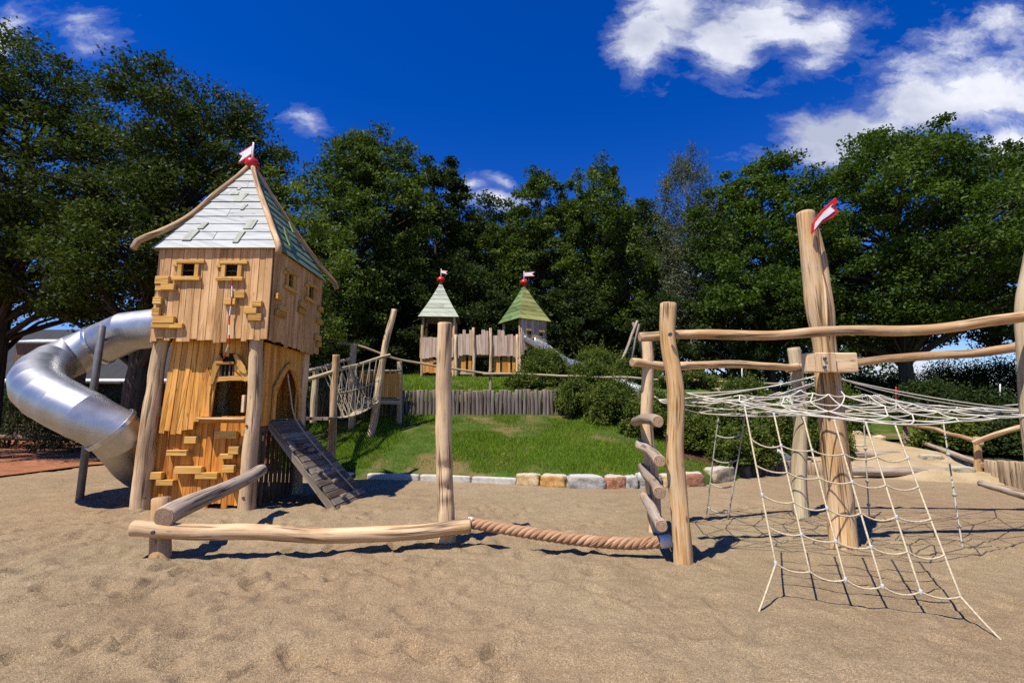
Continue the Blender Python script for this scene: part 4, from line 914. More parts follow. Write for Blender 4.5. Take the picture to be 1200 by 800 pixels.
# red and white tape hanging down the front
pts = resample([at(272, 326, YF-.09), at(271.5, 350, YF-.11), at(269, 372, YF-.10), at(268.5, 398, YF-.12), at(265.5, 410, YF-.02), at(262, 421, YF+.12)], .03)
mb = MB(); seg = 5
for i in range(0, len(pts)-seg, seg): mb.tube(pts[i:i+seg+1], .011, 6, mi=(i//seg) % 2, cap=False)
tag(mb.build('barrier_tape', [M['red'], M['white']], None), 'red and white tape hanging down the front of the big tower', 'tape')

# ------------------------------------------------------------------ tube slide
slide = thing('tube_slide', (-7.4, 9.2, 0), 'big curved stainless steel tube slide coming out of the left of the big tower', 'tube slide')
P = [Vector((-5.75, 9.72, 3.42)), at(186, 375, 9.72), at(152, 388, 9.85), at(116, 404, 9.95), at(80, 419, 9.75), at(54, 432, 9.3), at(44, 446, 8.8), at(51, 460, 8.45), at(78, 476, 8.25), at(112, 493, 8.25), at(130, 503, 8.35), at(147, 520, 8.6), at(160, 538, 8.95), at(168, 548, 9.3)]
RAD = .40
def bow(i0, i1, m): return P[i0:i1+1]
secs = []; fine = resample(P, .05)
def near(p): return min(range(len(fine)), key=lambda i: (fine[i]-p).length)
cuts = [0, near(P[2])] ; 
i = near(P[3]); cuts.append(i)
j = near(P[10]); nseg = 9
for k in range(1, nseg): cuts.append(int(i+(j-i)*k/nseg))
cuts += [j, near(P[11])-2, near(P[12]), len(fine)-1]
for a, b in zip(cuts[:-1], cuts[1:]):
    ctr = [fine[a], fine[b]]
    # straight conical section between two mitred planes
    mb = MB(); n = 40
    def tang(i): return (fine[min(i+1, len(fine)-1)]-fine[max(i-1, 0)]).normalized()
    ring = []; up = Vector((0, 0, 1))
    for q, idx in enumerate((a, b)):
        T = tang(idx); x = T.cross(up).normalized(); y = x.cross(T)
        rd = RAD*(.94 if idx == len(fine)-1 else 1)
        for rr_ in (rd,): ring.append([mb.vert(fine[idx]+x*math.cos(2*math.pi*k/n)*rr_+y*math.sin(2*math.pi*k/n)*rr_) for k in range(n)])
    ln = (fine[b]-fine[a]).length
    for k in range(n):
        k2 = (k+1) % n; u0, u1 = k/n*2.7, (k+1)/n*2.7
        mb.face([ring[0][k], ring[0][k2], ring[1][k2], ring[1][k]], [(u0, a*.05), (u1, a*.05), (u1, b*.05), (u0, b*.05)], 0, True)
    o = mb.build('tube_section', M['tube'], slide)
for idx, wd in ((cuts[2], .03), (j, .035)):
    T = (fine[idx+1]-fine[idx-1]).normalized(); x = T.cross(Vector((0, 0, 1))).normalized(); y = x.cross(T); mb = MB(); n = 40
    prof = [(RAD+.004, -wd), (RAD+.028, -wd), (RAD+.028, wd), (RAD+.004, wd)]
    rg = [[mb.vert(fine[idx]+T*o+x*math.cos(2*math.pi*k/n)*r+y*math.sin(2*math.pi*k/n)*r) for k in range(n)] for r, o in prof]
    for q in range(4):
        for k in range(n): mb.face([rg[q][k], rg[q][(k+1) % n], rg[(q+1) % 4][(k+1) % n], rg[(q+1) % 4][k]], [(0, 0)]*4)
    mb.build('flange', M['slidegrey'], slide)
mb = MB(); mb.tube([gb(93, 586, -.2), at(107, 475, 9.25), at(120, 382, 9.28)], .062, 16, cap=True); mb.build('support_pole', M['iron'], slide)
mb = MB(); mb.bar(at(117, 398, 9.28), at(123, 399, 9.75), .05, .05); mb.build('pole_bracket', M['iron'], slide)

# ------------------------------------------------------------------ balance beams in front
bal = thing('balance_beam', (-3.0, 5.8, 0), 'low horizontal balance log with a sloping log climbing to the big tower leg', 'balance beam')
logobj('short_post', [gb(191, 654, -.2), at(189, 584, 5.86)], .105, .095, LOG, bal)
logobj('beam_log', [at(156, 619, 5.62), at(260, 623, 5.72), at(380, 627, 5.9), at(470, 624, 6.0), at(551, 616, 6.08)], .085, .088, LOG, bal, bend=.022, wob=.06)
logobj('sloping_log', [at(192, 606, 5.62), at(250, 578, 6.6), at(307, 550, 7.95)], .115, .085, LOGG, bal, bend=.012)
boltobj(at(180, 623.5, 5.53), (0, -1, 0), bal)
post = thing('standing_log', (-.8, 6.28, 0), 'tall single upright log with carved notches at its foot, in the middle of the sand', 'log post')
mb = MB(); mb.log([gb(524, 638, -.3), at(522, 560, 6.28), at(521, 470, 6.27), at(521.5, 379, 6.26)], .112, .090, bend=.01, step=.035, n=22)
for zc, dp in ((at(522, 548, 6.2).z, .034), (at(522, 573, 6.2).z, .040), (at(522, 590, 6.2).z, .02)):
    for i, (x, y, z) in enumerate(mb.v):
        e = max(0, 1-abs(z-zc)/.10); s = max(0, min(1, (6.27-y)/.08)); mb.v[i] = (x, y+dp*e*s, z)
mb.build('post_log', LOGP, post)
boltobj(at(522, 620, 6.0), (0, -1, 0), post)
# hawser
haw = thing('hawser_rope', (.5, 5.9, .2), 'thick tan twisted rope sagging from the upright log to the log ladder', 'rope')
c = resample([at(549, 612, 6.13), at(590, 619, 6.02), at(640, 627, 5.9), at(690, 633.5, 5.8), at(735, 636.5, 5.72), at(768, 635, 5.66), at(786, 633, 5.64)], .012)
ns = 4
for q in range(ns):
    pts = []; ln = 0
    for i, p in enumerate(c):
        T = (c[min(i+1, len(c)-1)]-c[max(i-1, 0)]).normalized(); x = T.cross(Vector((0, 0, 1))).normalized(); y = x.cross(T)
        if i: ln += (p-c[i-1]).length
        a = 2*math.pi*ln/.30+2*math.pi*q/ns
        pts.append(p+x*math.cos(a)*.036+y*math.sin(a)*.036)
    mb = MB(); mb.tube(pts, .033, 9, .3+.13*q, sm=True); mb.build('strand', M['hawser'], haw)
for k, (i0, i1) in enumerate(((0, 7), (-11, -1))):
    mb = MB(); seg = c[i0:i1] if i1 != -1 else c[i0:]; mb.tube(seg, .070, 14); mb.build('end_sleeve', M['white'], haw)

# ------------------------------------------------------------------ log ladder
lad = thing('log_ladder', (1.85, 6.1, 0), 'log ladder of two upright posts with four grey rungs between them', 'ladder')
logobj('post_log', [gb(800, 663, -.3), at(796, 590, 5.44), at(788, 520, 5.43), at(791, 450, 5.42), at(784, 400, 5.41), at(783, 356, 5.40)], .098, .088, LOGO, lad, bend=.02, wob=.06)
logobj('post_log', [gb(768, 626, -.3), at(763, 540, 6.8), at(759, 470, 6.8), at(757, 396, 6.8)], .10, .075, LOGP, lad, bend=.02, wob=.05)
for (xa, ya, xb, yb) in ((777, 493.5, 744, 494), (779, 540, 750, 519), (779, 577, 752, 547), (781, 616, 755, 581)):
    pa = at(xa-6, ya, 5.33); pb = at(xb, yb, 6.95); logobj('rung', [pa, pb], .065, .06, LOGG, lad, bend=.02, wob=.07)
boltobj(at(785, 392, 5.28), (0, -1, 0), lad)
GR_ = 'rails over the climbing net'
def rail(name, pts, r0, r1, label, group, mats=LOG, **kw): return tag(logobj(name, pts, r0, r1, mats, None, **kw), label, 'rail', group)
rail('top_rail', [at(750, 395, 5.60), at(860, 393.5, 5.68), at(965, 391, 5.80), at(1080, 384, 5.85), at(1250, 369, 5.92)], .052, .068, 'upper long wavy rail running from the ladder posts across the mast', GR_, bend=.03, wob=.06)
rail('top_rail', [at(741, 424.5, 6.66), at(830, 427, 7.05), at(935, 429, 7.52)], .060, .050, 'lower left rail from the ladder back post to the slanting post', GR_, bend=.03)
rail('top_rail', [at(922, 432, 7.62), at(1010, 424, 7.6), at(1100, 416, 7.5), at(1240, 401, 7.3)], .058, .07, 'lower right rail from the slanting post to the right edge', GR_, bend=.03)
slant = tag(logobj('slanting_post', [gb(937, 608, -.3), at(937, 540, 7.72), at(938, 470, 7.72), at(930, 408, 7.74)], .118, .09, LOGF, None, bend=.02), 'brown slanting post standing behind the tall mast', 'log post')
rp = tag(logobj('side_post', [gb(1228, 652, -.3), at(1214, 500, 6.15), at(1205, 385, 6.15), at(1213, 320, 6.15), at(1222, 262, 6.15)], .16, .13, LOGF, None, bend=.02), 'thick post cut by the right edge holding the rails', 'log post')
# mast
mast = thing('mast_post', (3.94, 6.1, 0), 'tall thick split log mast with a red and white wooden flag on top', 'mast')
mb = MB(); pts = [gb(989, 645, -.3), at(985, 600, 6.1), at(977, 520, 6.1), at(970, 460, 6.1), at(964, 400, 6.1), at(957, 350, 6.1), at(951, 310, 6.1), at(944, 250, 6.1)]
Pm = resample(pts, .06); m = len(Pm); rr = []
for i, p in enumerate(Pm):
    f = p.z/4.0; r = .168-.045*f; r += .028*math.exp(-((p.z-2.95)/.28)**2)-.012*math.exp(-((p.z-2.35)/.2)**2); rr.append(r*(1+.035*mnoise.noise(Vector((f*7, 3, 1)))))
mb.tube(Pm, rr, 24, .55, 0, True, 1, .055, True, 4, .12); mb.build('trunk_log', [M['log_orange'], M['end']], mast)
mb = MB(); q = resample([at(953, 262, 6.16), at(963, 300, 6.14), at(969, 350, 6.12), at(972, 395, 6.12), at(978, 450, 6.12), at(986, 520, 6.14), at(993, 600, 6.14), gb(996, 640, -.2)], .06)
mb.tube(q, [.045+.05*i/(len(q)-1)+.02*math.exp(-((p.z-2.9)/.3)**2) for i, p in enumerate(q)], 16, .35, 0, True, 1, .12, True, 9); mb.build('split_limb', [M['log'], M['end']], mast)
mb = MB(); q = resample([at(964, 322, 5.93), at(967, 345, 5.92), at(969, 383, 5.91)], .04); mb.tube(q, [.004+.012*math.sin(math.pi*i/(len(q)-1)) for i in range(len(q))], 8, .9); mb.build('bark_sliver', M['log_pale'], mast)
mb = MB(); a = at(942, 425, 5.86); b = at(1002, 425, 5.86); mb.hexa([Vector((a.x, 5.92, a.z-.115)), Vector((b.x, 5.92, b.z-.115)), Vector((b.x, 5.80, b.z-.115)), Vector((a.x, 5.80, a.z-.115)), Vector((a.x, 5.92, a.z+.115)), Vector((b.x, 5.92, b.z+.115)), Vector((b.x, 5.80, b.z+.115)), Vector((a.x, 5.80, a.z+.115))], .75, 0, 0)
blk = mb.build('cross_block', [M['log_pale'], M['end']], mast, .012)
mb = MB(); a = at(955, 425, 5.8); b = at(977, 425, 5.8); mb.box(((a.x+b.x)/2, 5.775, a.z), ((b-a).length, .06, .236), None, .4); mb.build('clamp_plate', M['log_pale'], blk, .01)
boltobj(at(966, 420, 5.745), (0, -1, 0), mast, .02); boltobj(at(966, 430, 5.745), (0, -1, 0), mast, .02)
p = at(949, 266, 5.96); d = Vector((.40, 0, .24)); n = Vector((.1, -1, .1)).normalized()
def fl(i): 
    X = Vector((1, 0, 0)); sc_ = 5.96/F
    base = [(951, 262), (962, 247), (977, 233), (980, 238.5), (974, 243.5), (981, 248.5), (974, 256), (962, 262), (950, 275)]
    cx, cy = 963, 253
    return [at(cx+(x-cx)*i, cy+(y-cy)*i, 5.93) for x, y in base]
mb = MB(); mb.prism(fl(1.0)[::-1], (0, -.035, 0), .5); fo = mb.build('flag', M['red'], mast)
mb = MB(); mb.prism([at(x, y, 5.94) for x, y in ((952.5, 263), (963, 250), (973, 241), (970, 244.5), (975, 249), (968, 254.5), (960, 260), (951.5, 271))][::-1], (0, -.056, 0), .5); mb.build('white_face', M['white'], fo)

# ------------------------------------------------------------------ climbing net
net = thing('climbing_net', (3.94, 5.6, 0), 'cream rope climbing net spread round the mast with a steep part reaching the sand', 'net')
HUB = Vector((3.94, 6.1, 1.90))
BND = [Vector(q) for q in ((1.92, 5.42, 1.80), (2.62, 5.28, 1.64), (3.25, 5.08, 1.54), (3.95, 4.98, 1.47), (4.75, 5.25, 1.50), (5.5, 5.6, 1.53), (6.35, 6.05, 1.56),
       (7.2, 6.9, 1.62), (7.3, 7.7, 1.66), (5.6, 7.85, 1.58), (4.5, 7.85, 1.54), (3.7, 7.95, 1.53), (2.9, 7.75, 1.58), (2.02, 6.8, 1.76), (1.9, 6.1, 1.70))]
nB = len(BND)
def npt(k, s):
    a = BND[int(math.floor(k)) % nB]; b = BND[(int(math.floor(k))+1) % nB]; e = a.lerp(b, k-math.floor(k)); h = HUB+(e-HUB).normalized()*.2
    h.z = HUB.z
    q = h.lerp(e, s); q += Vector((math.sin(k*5.1+s*9), math.cos(k*3.7+s*7), 0))*.07*s*(1-s)*4; q.z = e.z+(HUB.z-e.z)*(1-s)**1.3-.05*math.sin(math.pi*s); return q
web = MB()
def cat(a, b, sag=.03, n=5): return [a.lerp(b, i/n)-Vector((0, 0, sag*4*(i/n)*(1-i/n))) for i in range(n+1)]
for i in range(nB):
    web.tube(cat(BND[i], BND[(i+1) % nB], .012), .0075, 6, cap=False); 
rings = [.17, .38, .60, .82]
for j, s in enumerate(rings):
    for i in range(nB):
        o = .5*(j % 2)
        web.tube(cat(npt(i+o, s), npt(i+1+o, s), .02), .0075, 6, cap=False)
for j in range(len(rings)):
    s0 = rings[j]; s1 = rings[j+1] if j+1 < len(rings) else 1.0; o = .5*(j % 2)
    for i in range(nB):
        a = npt(i+o, s0)
        web.tube(cat(a, npt(i+o+.5, s1) if s1 < 1 else npt(i+o+.5, 1.0), .015), .0075, 6, cap=False)
        if j < len(rings)-1 or True: web.tube(cat(a, npt(i+o-.5, s1), .015), .0075, 6, cap=False)
for q in (Vector((1.82, 5.42, 1.84)), Vector((1.95, 6.74, 1.80))):
    web.tube([q, BND[0] if q.y < 6 else BND[13]], .011, 6)
web.tube([BND[6], Vector((6.5, 6.1, 1.62))], .011, 6); web.tube([BND[8], Vector((8.2, 7.9, 1.72))], .011, 6)
for q in (BND[8], BND[7], BND[10], BND[12]): web.tube(cat(Vector((4.0, 6.15, 2.03)), q, .05, 8), .0075, 6, cap=False)
for q in (BND[13], BND[0]): web.tube(cat(Vector((3.84, 6.12, 2.05)), q, .06, 8), .0075, 6, cap=False)
for i in range(nB):  # the collar on the mast
    if i % 3 == 0: web.tube(cat(HUB+Vector((0, 0, .06))+(npt(i, .17)-HUB)*.5, npt(i, .17), .0), .008, 6, cap=False)
web.build('web_ropes', M['net_white'], net)
# hanging front part
tops = [at(873, 478, 5.26), at(907, 485, 5.17), at(942, 490, 5.10), at(978, 493.5, 5.03), at(1015, 496.5, 4.99), at(1049, 497.5, 5.0)]
bl = Vector((2.28, 4.47, .30)); br = Vector((3.50, 4.07, .17))
bots = [bl.lerp(br, i/5) for i in range(6)]
for i, q in enumerate(bots): q.z -= .03*math.sin(math.pi*i/5)
han = MB(); clampspots = []
for i in range(6):
    han.tube(cat(tops[i], bots[i], .02, 8), .0085, 7); clampspots.append(tops[i])
for j in range(1, 6):
    f = (.235, .42, .61, .80, 1.0)[j-1]
    row = [tops[i].lerp(bots[i], f) for i in range(6)]
    for i in range(5): han.tube(cat(row[i], row[i+1], .035+random.uniform(-.01, .012), 6), .0076, 7, cap=False)
    clampspots += [q for q in row if random.random() < .5]
for a, b in ((bots[0], gr(885, 719)), (bots[5], gr(1186, 752))): han.tube(cat(a, Vector((b.x, b.y, sandz(b.x, b.y)-.05)), .01, 6), .0085, 7)
han.build('hanging_ropes', M['net'], net)
for q in clampspots:
    mb = MB(); mb.tube([q+Vector((0, 0, .017)), q-Vector((0, 0, .017))], .0125, 8, sm=True); mb.build('clamp', M['clamp'], net)
for k, i in enumerate((2, 4, 6, 8, 10, 12)):
    pass
def rope_ladder(pa, pb, qa, qb, n, label, lower=1.0):
    t = thing('rope_ladder', (pa+qa)/2, label, 'rope ladder'); t.location.z = 0; WL[t.name] = Vector(t.location)
    mb = MB(); mb.tube(cat(pa, pb, -.02, 8), .011, 6); mb.tube(cat(qa, qb, .02, 8), .011, 6); mb.build('side_ropes', M['net_grey'], t)
    for i in range(n):
        f = (i+.7)/n; mb = MB(); mb.tube(cat(pa.lerp(pb, f), qa.lerp(qb, f), .05, 8), .011, 6); mb.build('rung', M['net_grey'], t)
rope_ladder(at(842, 490, 7.7), gr(828, 602), at(873, 487, 7.5), gr(853, 608), 4, 'rope ladder hanging from the far left edge of the net')
def hang(px0, py0, px1, py1, Y, label):
    a = at(px0, py0, Y); b = gr(px1, py1); mb = MB(); mb.tube(cat(a, b, .02, 10), .010, 6); t = tag(mb.build('hanging_rope', M['net_grey'], None), label, 'rope'); 
    for f in (.3, .62, .85):
        q = a.lerp(b, f); k = MB(); k.ball(q, .026, 10, 6); k.build('knot', M['net_grey'], t)
hang(1105, 492, 1128, 642, 6.9, 'thin knotted rope hanging from the right back edge of the net')
hang(1012, 490, 1019, 610, 7.6, 'thin knotted rope hanging just right of the mast')

# ------------------------------------------------------------------ kerb stones
def kx(px):
    Y = 11.0
    for _ in range(30): x = at(px, 565, Y).x; Y = .5*Y+.5*float(kerb(x))
    return x, Y
GK = 'stones edging the lawn'
for (px, w, hh, mat, lb) in ((621, 27, .27, 'st_ochre', 'ochre kerb block, first block right of the flat pale slabs'), (650, 30, .27, 'st_orange', 'orange sandstone kerb block with pale top'), (688, 41, .30, 'st_grey', 'wide pale grey kerb block in the middle of the row'),
                             (722, 24, .29, 'st_red', 'small red-brown kerb block left of two grey ones'), (740, 14, .28, 'st_grey', 'narrow grey kerb block beside the red-brown one'), (761, 26, .33, 'st_grey', 'grey kerb block behind the log ladder back post'),
                             (785, 20, .3, 'st_ochre', 'ochre kerb block hidden between the ladder posts'), (812, 28, .32, 'st_red', 'red-brown rough kerb block just right of the ladder front post'), (846, 42, .36, 'st_tan', 'large tan boulder block behind the hanging rope ladder'), (873, 15, .3, 'st_dark', 'dark small block at the right end of the stone row')):
    x, Y = kx(px); x2, Y2 = kx(px+4); W = w/F*Y*1.02; ang = math.atan2(Y2-Y, x2-x)
    mb = MB(); mb.rock((x, Y+.14, hh*.45-.03), (W, .38, hh*.9+.06), seed=px*.37, n=10, amp=.13, pw=5.5, rot=ang); o = mb.build('kerb_stone', M[mat]); tag(o, lb, 'stone', GK)
for a, b, lb in ((430, 492, 'flat pale kerb slab nearest the climbing ramp'), (493, 553, 'flat pale kerb slab passing behind the upright log'), (554, 607, 'flat pale kerb slab next to the ochre block')):
    xa, Ya = kx(a); xb, Yb = kx(b); c = Vector(((xa+xb)/2, (Ya+Yb)/2+.1, .05)); ang = math.atan2(Yb-Ya, xb-xa)
    mb = MB(); mb.rock(c, (math.hypot(xb-xa, Yb-Ya)-.015, .26, .18), seed=a*.7, n=8, amp=.03, pw=10, rot=ang); tag(mb.build('kerb_slab', M['kerbstone']), lb, 'stone', GK)
x, Y = kx(400); mb = MB(); mb.rock((x, Y+.1, .05), (1.5, .26, .18), seed=3, amp=.03, pw=10, rot=-.2); tag(mb.build('kerb_slab', M['kerbstone']), 'pale kerb slab in the tower shade behind the ramp foot', 'stone', GK)

# ------------------------------------------------------------------ palisade wall and terrace rail
pal = thing('palisade_wall', (-1.2, PAL_Y, 1.4), 'row of dark upright stakes holding up the terrace lawn', 'palisade')
proto = []
for k in range(6):
    mb = MB(); r = random.uniform(.06, .075); mb.log([(0, 0, -.35), (0, 0, .78+random.uniform(-.03, .05))], r, r*.96, n=10, step=.3, wob=.08); proto.append(mb.build('stake', [M['palisade'], M['end_grey']], None, origin=(0, 0, 0)))
used = set(); x = -5.6; k = 0
while x < 4.2 and k < 100:
    o = proto[k] if k < 6 else proto[random.randrange(6)].copy()
    if k >= 6: COL.objects.link(o)
    o.parent = pal; o.location = Vector((x+random.uniform(-.01, .01), PAL_Y+.08+random.uniform(-.02, .02), H(x, PAL_Y)+random.uniform(-.04, .03)))-WL[pal.name]; o.rotation_euler = (random.uniform(-.03, .03), random.uniform(-.03, .03), random.uniform(0, 6)); x += .128; k += 1
for nm, pts, lb in (('terrace_rail', [at(396, 402, 16.6), at(420, 406, 16.7), at(470, 421, 16.8), at(520, 431, 16.8), at(574, 437.5, 16.8), at(582, 438.5, 16.8)], 'thin pale rail running from the bridge platform down to the terrace post'),
                    ('terrace_rail', [at(566, 438, 16.75), at(640, 440, 16.8), at(760, 444, 16.9), at(960, 452, 17.2)], 'thin pale rail running from the terrace post into the shrubs')):
    tag(logobj(nm, pts, .042, .038, LOGF, None, bend=.02, step=.25), lb, 'rail', 'rails on the terrace')
tag(logobj('terrace_post', [at(575, 470, 16.85), at(574, 434, 16.85)], .055, .05, LOGF, None), 'short post holding the pale terrace rail above the palisade', 'post')

# ------------------------------------------------------------------ far castle
def turret(cx, cy, hw, hd, rot, zg, zp, ze, za, mats, label, front_solid, lowpanel):
    t = thing('castle_turret', (cx, cy, zg), label, 'play tower', 'far castle turrets')
    xf = Matrix.Translation((cx, cy, 0)) @ Matrix.Rotation(rot, 4, 'Z')
    for sx, sy in ((-1, -1), (1, -1), (1, 1), (-1, 1)):
        mb = MB(xf); mb.log([(sx*hw, sy*hd, zg-.3), (sx*hw, sy*hd, ze+.02)], .075, .07, n=10, step=.4); mb.build('post', LOGP, t)
    for k, (fr, hu) in enumerate(((lambda u, w, z: Vector((u, -hd-.08-w, z)), hw), (lambda u, w, z: Vector((hw+.08+w, u, z)), hd), (lambda u, w, z: Vector((-u, hd+.08+w, z)), hw), (lambda u, w, z: Vector((-hw-.08-w, -u, z)), hd))):
        mb = MB(xf)
        if k == 0 and front_solid: wall_planks(mb, fr, -hu, hu, zp+.05, ze, [(-.38, -.16, zp+.98, zp+1.15), (.0, .16, zp+.66, zp+.82), (.28, .5, zp+.98, zp+1.15), (-.55, .6, zp-.2, lambda u: zp+.42-abs(u)*.35)], pw=.14, rag=.03)
        else: wall_planks(mb, fr, -hu, hu, zp-.1, zp+.85, pw=.16, rag=.05, ragtop=.02)
        mb.build('wall_panel', M['plank_far'], t)
        if lowpanel and k != 2:
            mb = MB(xf); wall_planks(mb, lambda u, w, z: fr(u, w-.06, z), -hu, hu, zg+.1, zp-.12, [(-.2, .3, zg+.35, zp-.1)], pw=.15, rag=.02); mb.build('lower_panel', M['plank_orange'], t)
    mb = MB(xf); mb.box((0, 0, zp), (2*hw, 2*hd, .06), along=0); mb.build('floor', M['plank_dark'], t)
    if front_solid:
        for (u, z) in ((-.33, zp+1.2), (.03, zp+.87), (.42, zp+1.2)):
            mb = MB(xf); mb.box((u, -hd-.13, z), (.3, .06, .1), along=0); mb.build('wall_block', M['block'], t)
    hip_roof(t, cx, cy, hw+.2, hd+.2, ze, za, 8, mats, rot, 1.15, split=.5)
    mb = MB(); mb.ball((cx, cy, za+.12), .2, 18, 10, sz=.85); mb.build('finial_ball', M['red'], t)
    mb = MB(); mb.tube([(cx, cy, za+.2), (cx, cy, za+.68)], .02, 6); mb.build('flag_pole', M['white'], t); return t
ZG = H(-2.5, 23.2); YC = 23.0
zp = at(518, 418, YC-.8).z+.05; ze = at(518, 371, YC-.8).z; za = at(518, 331, YC+.1).z
cx1 = at(514.5, 418, YC).x; t1 = turret(cx1, YC+.1, .72, .75, .06, ZG, zp, ze, za, [M['roof_mint'], M['roof_mint'], M['roof_mint'], M['roof_leaf']], 'far castle turret with pale mint roof and open sides, left one', False, True)
flag('pennant', Vector((cx1, YC+.1, za+.46)), (.75, -.5, -.25), .45, .16, t1)
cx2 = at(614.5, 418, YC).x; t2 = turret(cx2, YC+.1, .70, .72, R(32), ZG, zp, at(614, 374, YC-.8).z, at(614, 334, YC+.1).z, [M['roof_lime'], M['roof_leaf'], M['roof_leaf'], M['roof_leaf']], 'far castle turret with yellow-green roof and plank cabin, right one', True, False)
flag('pennant', Vector((cx2, YC+.1, at(614, 334, YC).z+.44)), (.95, -.2, 0), .55, .22, t2)
cw = thing('castle_bridge', (at(570, 430, YC).x, YC-.6, ZG), 'pale plank wall with wavy bottom and notched top between the two far turrets', 'play bridge')
YW = YC-.72
mb = MB(); x = 534.5
while x < 604:
    w = random.uniform(3.2, 4.4); gap = (552.5 < x+w/2 < 557.5) or (571.5 < x+w/2 < 577.5)
    if not gap:
        top = 391.5+random.uniform(-1, 1)+(-5 if (541 < x < 545 or 547 < x < 551 or 564 < x < 571 or 583 < x < 588) else 0)+(x-535)*.02
        bot = 418.5+random.uniform(-1, 1)+(-3*math.sin((x-535)/20*math.pi) if x < 553 else (-3 if 557 < x < 572 else -1.5*math.sin((x-577)/27*math.pi)))
        a = at(x, bot, YW); b = at(x+w-.15, bot, YW); c = at(x+w-.15, top, YW); d = at(x, top, YW); o = Vector((0, -.04-random.uniform(0, .02), 0))
        mb.hexa([a, b, b+o, a+o, d, c, c+o, d+o])
    x += w
mb.build('wall_planks', M['plank_far'], cw)
for (x0, x1) in ((536, 546), (548.5, 552.5), (578, 586), (588, 598), (600, 604)):
    mb = MB(); a = at(x0, 437, YW+.1); b = at(x1, 437, YW+.1); c = at(x0, 417, YW+.1)
    wall_planks(mb, lambda u, w, z: Vector((u, YW+.1-w, z)), a.x, b.x, a.z, c.z, pw=.13, rag=.02); mb.build('lower_panel', M['plank_orange'], cw)
for x0, x1 in ((535, 553), (577, 605)):
    mb = MB(); mb.bar(at(x0, 437, YW+.05), at(x1, 437.5, YW+.05), .1, .1); mb.build('bottom_beam', M['log_far'], cw)
for px, top in ((554.8, 384), (575, 384.5), (606, 392), (534, 392)):
    mb = MB(); mb.log([at(px+.5, 445, YW-.08), at(px, top, YW-.08)], .075, .065, n=10, step=.4); mb.build('post', LOGP, cw)
mb = MB(); mb.box((at(570, 418, YC).x, YC, zp), (2.6, 1.2, .08), along=0); mb.build('deck', M['plank_dark'], cw)
mb = MB(); wall_planks(mb, lambda u, w, z: Vector((u, YC+.7+w, z)), at(535, 400, YC+.7).x, at(600, 400, YC+.7).x, zp, zp+.9, pw=.16); mb.build('back_planks', M['plank_dark'], cw)
# metal chute running from the right turret down through the shrubs
ch = thing('metal_slide', at(800, 490, 15.5), 'long open metal slide running from the right far turret down through the shrubs', 'slide')
cpts = resample([at(619, 400, 22.3), at(632, 407, 21.6), at(655, 424, 20.2), at(700, 441, 18.3), at(800, 485, 15.6), at(870, 519, 14.0), at(893, 531, 13.5), at(914, 545, 13.0)], .2)
mb = MB(); rows = []
for i, p in enumerate(cpts):
    T = (cpts[min(i+1, len(cpts)-1)]-cpts[max(0, i-1)]).normalized(); x = T.cross(Vector((0, 0, 1))).normalized(); y = x.cross(T)
    prof = [(-.31, .24), (-.28, .25), (-.26, .06), (-.18, -.02), (0, -.05), (.18, -.02), (.26, .06), (.28, .25), (.31, .24), (.29, .03), (.2, -.06), (0, -.09), (-.2, -.06), (-.29, .03)]
    rows.append([mb.vert(p+x*a+y*b) for a, b in prof])
for r0, r1 in zip(rows[:-1], rows[1:]):
    for k in range(14): mb.face([r0[k], r0[(k+1) % 14], r1[(k+1) % 14], r1[k]], [(0, 0)]*4, 0, True)
mb.face(rows[0], [(0, 0)]*14); mb.face(rows[-1][::-1], [(0, 0)]*14)
mb.build('chute', M['slidegrey'], ch)
for f in (.35, .6):
    p = cpts[int(len(cpts)*f)]; mb = MB(); mb.tube([p-Vector((0, 0, .06)), Vector((p.x, p.y, H(p.x, p.y)-.2))], .04, 8); mb.build('support', M['iron'], ch)
tp = thing('pole_tripod', at(745, 422, 21.5), 'three grey leaning poles meeting at the top behind the shrubs', 'pole frame')
for (x0, y0, x1, y1, Y0) in ((720, 445, 747, 376, 21.2), (733, 445, 749, 380, 21.6), (760, 440, 742, 378, 22.2)):
    mb = MB(); mb.log([at(x0, y0, Y0), at(x1, y1, 21.6)], .075, .06, n=10, step=.4); mb.build('pole', LOGG, tp)

# ------------------------------------------------------------------ rope bridge and platform
br_ = thing('rope_bridge', (-5, 13.4, .5), 'sagging rope bridge with log posts and handrails between the big tower and the small platform', 'rope bridge')
logobj('post_log', [at(388, 545, 12.3), at(390, 490, 12.3), at(394, 416, 12.3)], .10, .085, LOGO, br_, bend=.012)
logobj('post_log', [at(412, 505, 15.0), at(413, 450, 15.0), at(414, 403, 15.0)], .105, .10, LOGF, br_, bend=.012)
logobj('post_log', [at(367, 495, 13.4), at(370, 432, 13.4)], .09, .08, LOGF, br_)
def bal_rail(pts): logobj('handrail', pts, .05, .045, LOGF, br_, bend=.02)
bal_rail([at(340, 436, 13.6), at(372, 431, 14.2), at(414, 419, 15.0)]); bal_rail([at(350, 447, 12.1), at(392, 433, 12.3), at(420, 427, 13.4), at(457, 416, 14.2)])
bal_rail([at(345, 441, 12.6), at(368, 433, 13.3), at(385, 431, 14)])
mb = MB(); wall_planks(mb, lambda u, w, z: Vector((u, 11.6+w*18, z)), -5.3, -4.3, 1.40, 1.47, pw=.14, rag=0); mb.build('plank_deck', M['plank_grey'], br_)
def deckpt(s, e):  # s along the bridge, e across
    a = [Vector((-4.5, 12.4, 1.46)), Vector((-4.55, 13.4, 1.46))]; b = [at(446, 468, 14.2), at(428, 462, 15.0)]
    p = a[0].lerp(a[1], e).lerp(b[0].lerp(b[1], e), s); p.z -= .22*4*s*(1-s)*.8; return p
mb = MB()
